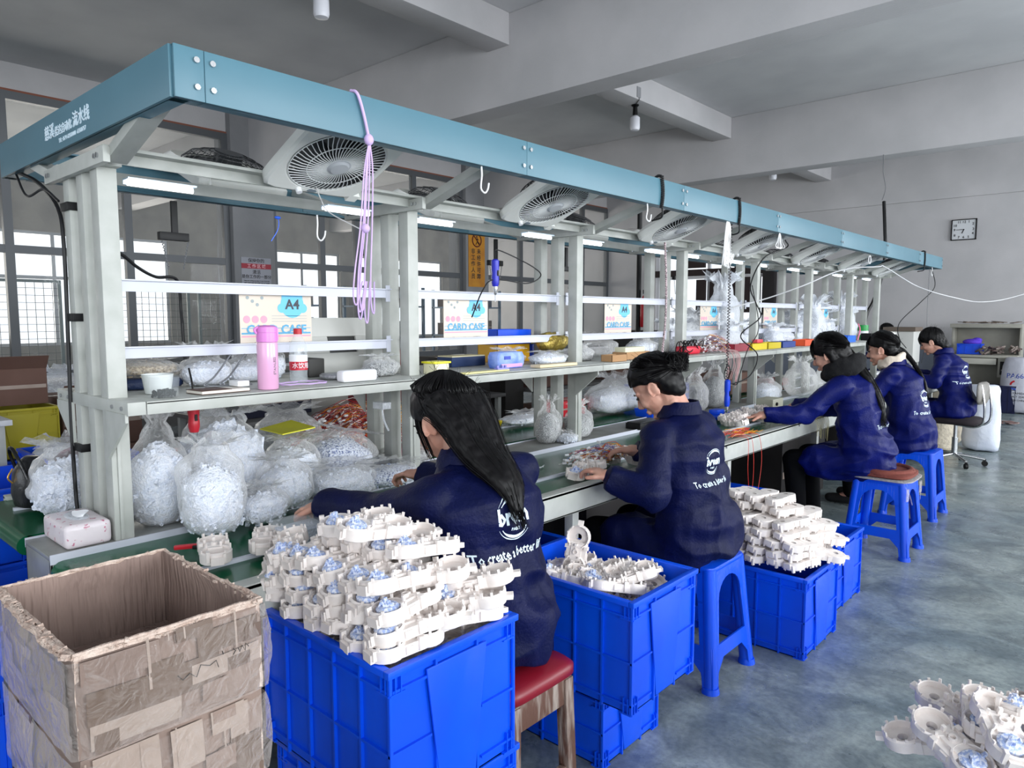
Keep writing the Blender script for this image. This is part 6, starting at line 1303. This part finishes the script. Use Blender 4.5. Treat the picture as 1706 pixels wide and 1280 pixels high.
# ------------------------------------------------------------------ behind the bench, left side of the hall
crate('bright blue crate nearest behind the bench at the left edge', -4.35, -3.75, .60, 1.0, .30, .34, nl=4); crate('blue crate under the left edge crate behind the bench', -4.35, -3.75, .60, 1.0, 0, .298, nl=4)
crate('blue crate holding a white sack left behind the bench', -4.75, -4.15, 1.10, 1.52, .36, .30, nl=4); crate('blue crate below the white sack crate', -4.75, -4.15, 1.10, 1.52, 0, .358, nl=4)
crate('blue crate behind the black handbag', -3.95, -3.4, 1.12, 1.5, .20, .34, nl=4); crate('blue crate on the floor behind the handbag', -3.95, -3.4, 1.12, 1.5, 0, .198, nl=4)
crate('olive yellow crate under a brown carton at the left edge', -5.6, -5.05, 1.0, 1.40, .55, .30, nl=4, m=mat('olive_yellow_crate', 'b0a41c', .5)); crate('dark blue crate under the olive yellow crate', -5.6, -5.05, 1.0, 1.40, 0.2, .34, nl=4); crate('dark blue crate on the floor under the olive crate stack', -5.6, -5.05, 1.0, 1.40, 0, .198, nl=4)
BROWN = mat('brown_carton', '6e5248', .8, c2='64493f', vs=4)
def carton(label, x0, x1, y0, y1, z0, z1, flap=.0, m=None, tilt=(0, 0, 0)):
    t = thing('brown_carton', label, 'carton', (x0, y0, z0), rot=tilt); m = m or BROWN; a, b_, c_ = x1-x0, y1-y0, z1-z0
    B().box(0, a, 0, b_, 0, c_).obj('body', m, t, bevel=.004); B().box(a+.0005, a+.002, b_*.02, b_*.98, c_*.45, c_*.55).obj('side_tape', TAPEL, t); B().box(a*.45, a*.55, 0, b_, c_, c_+.0015).obj('tape_strip', TAPEL, t)
    if flap: B().box(a-.003, a, 0, b_, 0, flap, M.Translation((0, 0, c_)) @ M.Translation((a, 0, 0)) @ M.Rotation(.7, 4, 'Y') @ M.Translation((-a, 0, 0))).obj('flap', m, t)
    return t
carton('tilted brown carton on the olive yellow crate at the left edge', -5.58, -5.1, 1.0, 1.36, .87, 1.09, .1, tilt=(0, 0, 0)); carton('brown carton with pale strap behind the near rear post', -5.9, -5.35, 1.5, 2.0, .52, .86, .12); carton('brown carton below the strapped carton', -5.9, -5.35, 1.5, 2.0, 0, .515)
bag('grey white sack lying in the blue crate behind the bench', (-4.45, 1.31, .56), (.20, .18, .17), mat('grey_sack', 'b9b6ae', .8, bump=.6, bs=12), FILMH, seed=81, neck=0, flake=.02, nfl=20); bag('pale wrapped sack slumped against the partition sill', (-6.3, 1.75, .0), (.2, .25, .95), mat('grey_sack', ''), FILMH, seed=82, neck=.1)
TT = mat('pale_table_top', 'd6d8dc', .5)
def table(label, x0, x1, y0, y1, h, top=None, leg=GREYP, shelf=False):
    t = thing('work_table', label, 'table', ((x0+x1)/2, (y0+y1)/2, 0)); a, b_ = (x1-x0)/2, (y1-y0)/2; B().box(-a, a, -b_, b_, h-.03, h).obj('tabletop', top or TT, t, bevel=.003)
    for sx in (1, -1):
        for sy in (1, -1): B().box(sx*(a-.05)-.02, sx*(a-.05)+.02, sy*(b_-.05)-.02, sy*(b_-.05)+.02, 0, h-.03).obj('leg', leg, t)
    if shelf: B().box(-a+.03, a-.03, -b_+.03, b_-.03, .18, .20).obj('lower_shelf', top or TT, t)
    return t
table('pale table with thin legs at the left edge behind the bench', -5.0, -4.55, .3, 1.04, .85)
carton('white box on the pale table at the left edge', -4.95, -4.7, .6, .9, .851, 1.0, m=WHITEP)
DT = mat('dark_table_top', '5e5d5c', .5); table('long dark steel table behind the bench, near half', -5.1, -4.2, 2.1, 4.6, .74, DT, shelf=True); table('long dark steel table behind the bench, far half', -5.1, -4.2, 5.0, 7.6, .74, DT, shelf=True); table('grey table against the glass partition', -8.9, -8.1, 2.2, 5.2, .74, DT, shelf=True)
BKC = mat('black_cabinet', '16110f', .6); RD = mat('dark_red_thing', '7a1420', .5)
for a in (('dark cabinet under the shelf gap between first and second posts', -4.9, -4.3, 4.7, 4.95, 0, .95, BKC), ('brown carton on the long dark table below the blue bins', -4.7, -4.25, 5.1, 5.6, .742, 1.02, BROWN), ('black box on the long dark table left of the brown carton', -4.8, -4.3, 4.1, 4.5, .742, 1.06, BKC), ('dark red box on the near half of the dark table', -4.7, -4.4, 3.3, 3.6, .742, 1.15, RD), ('dark navy jacket shaped pack on the dark table near end', -4.8, -4.35, 2.2, 2.75, .742, .93, mat('navy_dark_cloth', '10142c', .8)),
          ('brown carton on the far half of the dark table', -4.7, -4.25, 6.3, 6.8, .742, .98, BROWN), ('black machine on the dark table beyond the fourth posts', -4.7, -4.3, 7.0, 7.4, .742, 1.25, BKC), ('brown carton on the lower shelf of the dark table', -4.9, -4.3, 5.6, 6.2, .202, .5, BROWN)): carton(a[0], *a[1:7], m=a[7])
# rear side of the bench: a folding chair back, red device and bins
for a in (('blue bin under the shelf on the rear belt behind the bun', -2.95, -2.65, 4.55, 5.0, .758, .90, BLUE), ('red device on the rear belt near the yellow sponge tray', -2.95, -2.8, 3.55, 3.85, .758, .86, RED), ('brown card box on the rear belt past the scarf wearer', -2.95, -2.6, 5.6, 6.1, .758, .93, BROWN), ('grey instrument on the rear belt beyond the white crumpled bag', -2.95, -2.6, 5.1, 5.45, .758, .86, mat('instrument_grey', 'b9bbb6', .5)), ('dark red tray on the rear belt near the fourth worker', -2.9, -2.6, 6.4, 6.9, .758, .82, RD)): carton(a[0], *a[1:7], m=a[7])
for a in (('added dark block deepening the shade under the bench behind the nearest worker', -2.6, -2.1, 1.0, 1.5, 0, .45, BKC), ('added dark block deepening the shade under the bench past the bun worker', -2.5, -1.95, 2.7, 3.4, 0, .5, mat('under_bench_shade', '1e1a1a', .8)), ('brownish box under the bench before the scarf wearer', -2.5, -2.25, 3.9, 4.6, 0, .42, BROWN), ('added dark block deepening the shade under the bench by the fourth worker', -2.5, -1.95, 5.1, 6.0, 0, .5, mat('under_bench_shade', '')), ('added dark block deepening the shade under the far end of the bench', -2.5, -1.95, 6.6, 7.7, 0, .5, mat('under_bench_shade', ''))): carton(a[0], *a[1:7], m=a[7])  # dark boxes are added to deepen the shade under the bench
# beyond the glass: mesh fences, racks, boxes
MF = mat('fence_green_grey', '6f7f80', .5)
def mesh_fence(label, x, y0, y1, z1, m=MF, st=.10):
    t = thing('mesh_fence', label, 'fence', (x, y0, 0)); w_ = y1-y0
    for q in ((0, .04), (w_-.04, w_)): B().box(-.02, .02, q[0], q[1], 0, z1).obj('post', m, t)
    B().box(-.015, .015, 0, w_, z1-.04, z1).box(-.015, .015, 0, w_, .1, .14).obj('frame_bar', m, t, kind='stuff')
    b = B(); n = int(w_/st)
    for i in range(1, n): b.box(-.004, .004, i*w_/n-.003, i*w_/n+.003, .14, z1-.04)
    for k in range(1, int(z1/st)): b.box(-.003, .005, .04, w_-.04, k*st+.1, k*st+.106)
    b.obj('mesh', mat('fence_wire', '565a5c', .5), t, kind='stuff'); return t
mesh_fence('wire mesh fence beyond the glass at the left edge', -11.5, 1.6, 3.3, 1.92); mesh_fence('wire mesh fence beyond the glass right of the near post', -11.5, 3.55, 5.1, 1.9); mesh_fence('brownish mesh fence beyond the glass before the blue rack', -11.2, 5.1, 6.0, 1.85)
for i, (y, x) in enumerate(((5.9, -11.9), (8.2, -11.8), (10.6, -11.9))):
    t = thing('storage_rack', ('steel blue storage rack seen through the glass left of the first pillar', 'storage rack with dark goods through the glass between the pillars', 'storage rack with dark goods through the glass past the orange banner')[i], 'rack', (x, y, 0)); RB = mat('rack_blue', '4a6a84', .5)
    for sx in (0, .6):
        for sy in (0, 1.5): B().box(sx, sx+.05, sy, sy+.05, 0, 2.0).obj('upright', RB, t)
    for z in (.4, 1.0, 1.6): B().box(0, .65, 0, 1.55, z, z+.03).obj('shelf', RB, t)
    rr = random.Random(30+i)
    for k in range(9):
        z = (.43, 1.03, 1.63)[k % 3]; yy = y+.1+.46*(k//3); c = ('3b3a3c', '5a4438', '8a8884', '2c3a52')[rr.randrange(4)]
        carton('%s box on the %s level of the %s glass side rack, %s place' % ({'3b3a3c': 'black', '5a4438': 'brown', '8a8884': 'grey', '2c3a52': 'navy'}[c], ('low', 'middle', 'top')[k % 3], ('first', 'second', 'third')[i], ('left', 'centre', 'right')[k//3]), x+.08, x+.5, yy, yy+.38, z, z+rr.uniform(.2, .38), m=mat('goods_'+c, c, .7))
for i, (y, l, c) in enumerate(((2.3, 'grey lumpy sacks heaped beyond the glass at the left', 'a8a4a2'), (4.3, 'dark fur like bundle beyond the glass above the near shelf', '4b4a4c'), (6.6, 'pale bundle beyond the glass behind the tilted rack', 'b0a6a0'))):
    b = B(); rr = random.Random(40+i)
    for k in range(7): b.ball((rr.uniform(-.3, .3), rr.uniform(-.5, .5), rr.uniform(.25, .9)), (rr.uniform(.25, .4), rr.uniform(.25, .4), rr.uniform(.2, .35)), 12)
    tag(b.obj('sack_heap', mat('sacks_'+c, c, .9, c2='6a6664', vs=5, bump=.5, bs=12), smooth=80, loc=(-10.55, y, 0), kind='stuff'), l, 'sacks')
# far end of the hall
dk = thing('office_desk', 'beige office desk with hutch and drawer against the far wall', 'desk', (-1.95, 13.2, 0)); DB = mat('beige_laminate', 'a6a49a', .55, c2='9a988e', vs=5)
for a in (('desktop', -.46, .46, -.35, .3, .79, .83), ('side_panel', -.46, -.43, -.33, .3, 0, .79), ('side_panel', .43, .46, -.33, .3, 0, .79), ('modesty_panel', -.43, .43, .2, .23, .25, .79), ('hutch_side', -.46, -.43, -.0, .3, .83, 1.24), ('hutch_side', .43, .46, -.0, .3, .83, 1.24), ('hutch_top', -.47, .47, -.12, .3, 1.24, 1.30), ('hutch_back', -.43, .43, .27, .3, .83, 1.24), ('cupboard', .22, .43, -.33, .2, .50, .79)): B().box(*a[1:]).obj(a[0], DB, dk, bevel=.004)
B().box(-.30, .20, -.36, -.34, .69, .78).obj('drawer', mat('drawer_front', 'b8b6ac', .5), dk, bevel=.003); B().box(.25, .40, -.34, -.331, .54, .74).obj('opening', BLACKP, dk); B().box(.27, .39, -.36, -.335, .60, .62).obj('handle', DB, dk)
crate('small bright blue crate with violet net on the beige desk', -2.28, -1.96, 12.92, 13.15, .832, .16, nl=3, panel=False)
tag(B().ball((0, 0, 0), (.13, .08, .05), 12).ball((.06, .02, .03), (.07, .05, .04), 10).obj('violet_net', mat('violet_net', '5a3ad0', .7, bump=1., bs=60), smooth=70, loc=(-2.10, 13.03, 1.02)), 'violet net heaped in the small blue crate on the desk', 'net')
b = B(); rr = random.Random(50)
for k in range(26): mt = M.Translation((rr.uniform(-.25, .25), rr.uniform(-.1, .1), rr.uniform(.0, .10))) @ Euler((rr.uniform(-.5, .5), rr.uniform(-.5, .5), rr.uniform(0, 3))).to_matrix().to_4x4(); s = rr.uniform(.03, .08); b.box(-s, s, -s*.4, s*.4, -.01, .012, mt)
tag(b.obj('scrap_heap', mat('mixed_scrap', '8a8078', .7, c2='4a3434', vs=14), kind='stuff', loc=(-1.72, 13.0, .85)), 'heap of papers and leads on the right of the beige desk', 'scrap')
b = B()
for k in range(14): mt = M.Translation((rr.uniform(-.4, .4), rr.uniform(-.1, .2), rr.uniform(.0, .02))) @ Euler((rr.uniform(-.1, .1), rr.uniform(-.1, .1), rr.uniform(0, 3))).to_matrix().to_4x4(); b.box(-.1, .1, -.03, .03, 0, .01, mt)
tag(b.obj('scrap_layer', mat('dusty_scrap', '6e6258', .8), kind='stuff', loc=(-1.95, 13.2, 1.31)), 'dusty scraps lying along the top of the desk hutch', 'scrap')
carton('brown carton standing under the beige desk', -2.42, -2.15, 12.7, 12.95, 0, .42, m=mat('carton_light', '9a8272', .8)); crate('dark navy crate under the right side of the desk', -1.85, -1.45, 12.55, 12.83, 0, .40, m=mat('dark_navy_plastic', '0a1440', .4), panel=False)
mw = thing('white_machine', 'white enclosed machine with lit lamp beside the distant worker', 'machine', (-2.74, 11.6, 0)); B().box(-.19, .19, -.2, .2, .75, 1.20).obj('housing', mat('machine_white', 'd0d0cc', .5), mw, bevel=.01); B().box(-.21, .21, -.22, .22, 1.20, 1.26).obj('top', mat('dusty_scrap', ''), mw); B().box(-.17, -.06, -.225, -.20, 1.14, 1.17).obj('lamp', TUBE, mw)
for sx in (1, -1):
    for sy in (1, -1): B().box(sx*.16-.02, sx*.16+.02, sy*.17-.02, sy*.17+.02, 0, .75).obj('leg', GREYP, mw)
def sack(label, loc, rx, ry, h, m, seed, name='woven_sack'):
    b = B(); rg = []
    for z, k in ((0, .92), (.06, 1.0), (.3, 1.03), (.6, 1.0), (.85, .92), (.97, .86), (1.0, .80)): rg.append(((0, 0, h*z), (rx*k, 0, 0), (0, ry*k, 0)))
    b.loft(rg, 26); me = eval_mesh(b.mesh(name, m), [('SUBSURF', dict(levels=1, render_levels=1))], name)
    displace(me, lambda p, n: .018*N3((p.x*1.2, p.y*1.2, p.z*.8), 6, seed)+.008*N3(p, 18, seed)); 
    for v in me.vertices: v.co.z = max(0, v.co.z)
    me.polygons.foreach_set('use_smooth', [True]*len(me.polygons)); me.materials.clear(); me.materials.append(m); return tag(link(name, me, None, loc), label, 'sack')
WS = mat('white_woven_sack', 'e2e6f0', .55, c2='cfd6e6', vs=5, bump=.4, bs=30); BS = mat('beige_woven_sack', 'cfc4b0', .75, c2='b8ad9c', vs=30, bump=.8, bs=45)
sack('tall white woven sack standing open behind the office chair', (-1.30, 8.86, 0), .17, .14, .70, WS, 3); sack('beige speckled sack under the farthest worker beside the chair base', (-1.66, 8.62, 0), .17, .15, .40, BS, 5); sack('smaller white sack top behind the chair backrest', (-1.70, 9.15, 0), .18, .15, .72, BS, 7)
o = sack('tall white printed sack in the far right corner', (-1.40, 12.75, 0), .27, .2, .82, mat('printed_sack', 'cfd0dc', .6, c2='bfc0cc', vs=4, bump=.4, bs=25), 9)
bv = BVHTree.FromPolygons([v.co for v in o.data.vertices], [tuple(p.vertices) for p in o.data.polygons])
def onsack(me2, nm, m):
    for v in me2.vertices:
        h = bv.ray_cast(V((v.co.x, -1, v.co.y)), V((0, 1, 0)))[0]; v.co = h + V((0, -.003, 0)) if h is not None else V((v.co.x, -.22, v.co.y))
    me2.materials.clear(); me2.materials.append(m); link(nm, me2, o)
for s_, x, z, sz, m in (('BRAVO', -.07, .55, .10, mat('sack_blue', '4a6ad0', .6)), ('POLYAMIDE', -.05, .30, .045, INK), ('NET WT 25KG', -.05, .25, .045, INK), ('MADE IN CHINA', -.05, .20, .035, INK)):
    t = text('x', s_ if s_ != 'BRAVO' else 'PA66', sz, m, M.Translation((x, z, 0))); m2 = t.data; bpy.data.objects.remove(t); onsack(m2, 'printed_text', m)
for a0, m in ((200, mat('sack_blue', '')), (100, RED)):
    b = B(); vs = []
    for i in range(11): a = R(a0+80*i/10); vs += [(-.06+.045*cos(a), .42+.045*sin(a), 0), (-.06+.07*cos(a), .42+.07*sin(a), 0)]
    b.add(vs, [(2*i, 2*i+1, 2*i+3, 2*i+2) for i in range(10)]); onsack(b.mesh('emblem', m), 'emblem', m)
b = B()
for k in range(16): mt = M.Translation((rr.uniform(-.2, .2), rr.uniform(-.3, .3), rr.uniform(.0, .02))) @ Euler((rr.uniform(-.1, .1), rr.uniform(-.1, .1), rr.uniform(0, 3))).to_matrix().to_4x4(); b.box(-.07, .07, -.03, .03, 0, .008, mt)
tag(b.obj('floor_scraps', mat('pinkish_scrap', '9a8480', .8, c2='6a4a48', vs=12), kind='stuff', loc=(-1.5, 11.3, .0)), 'flattened scraps lying on the floor behind the tall white sack', 'scrap')
tag(B().tube(spline([(-.1, -.14, .62), (-.06, -.15, .67), (0, -.1, .70)], 4), .01, 6).ball((0, 0, 0), (.16, .16, .12), 16).obj('brown_bundle', mat('tan_leather', 'b09078', .6), smooth=70, loc=(-2.75, 9.3, .86)), 'tan rounded bundle seen between the fourth and farthest workers', 'bag')
table('plain table carrying the tan bundle', -3.05, -2.45, 9.0, 9.6, .74)
tag(B().box(-.05, .05, -.08, .08, 0, .04).obj('blue_part', mat('sky_blue_plastic', '1a88e0', .4), bevel=.006, loc=(-1.83, 7.55, T)), 'sky blue part on the bench before the farthest worker', 'part box')
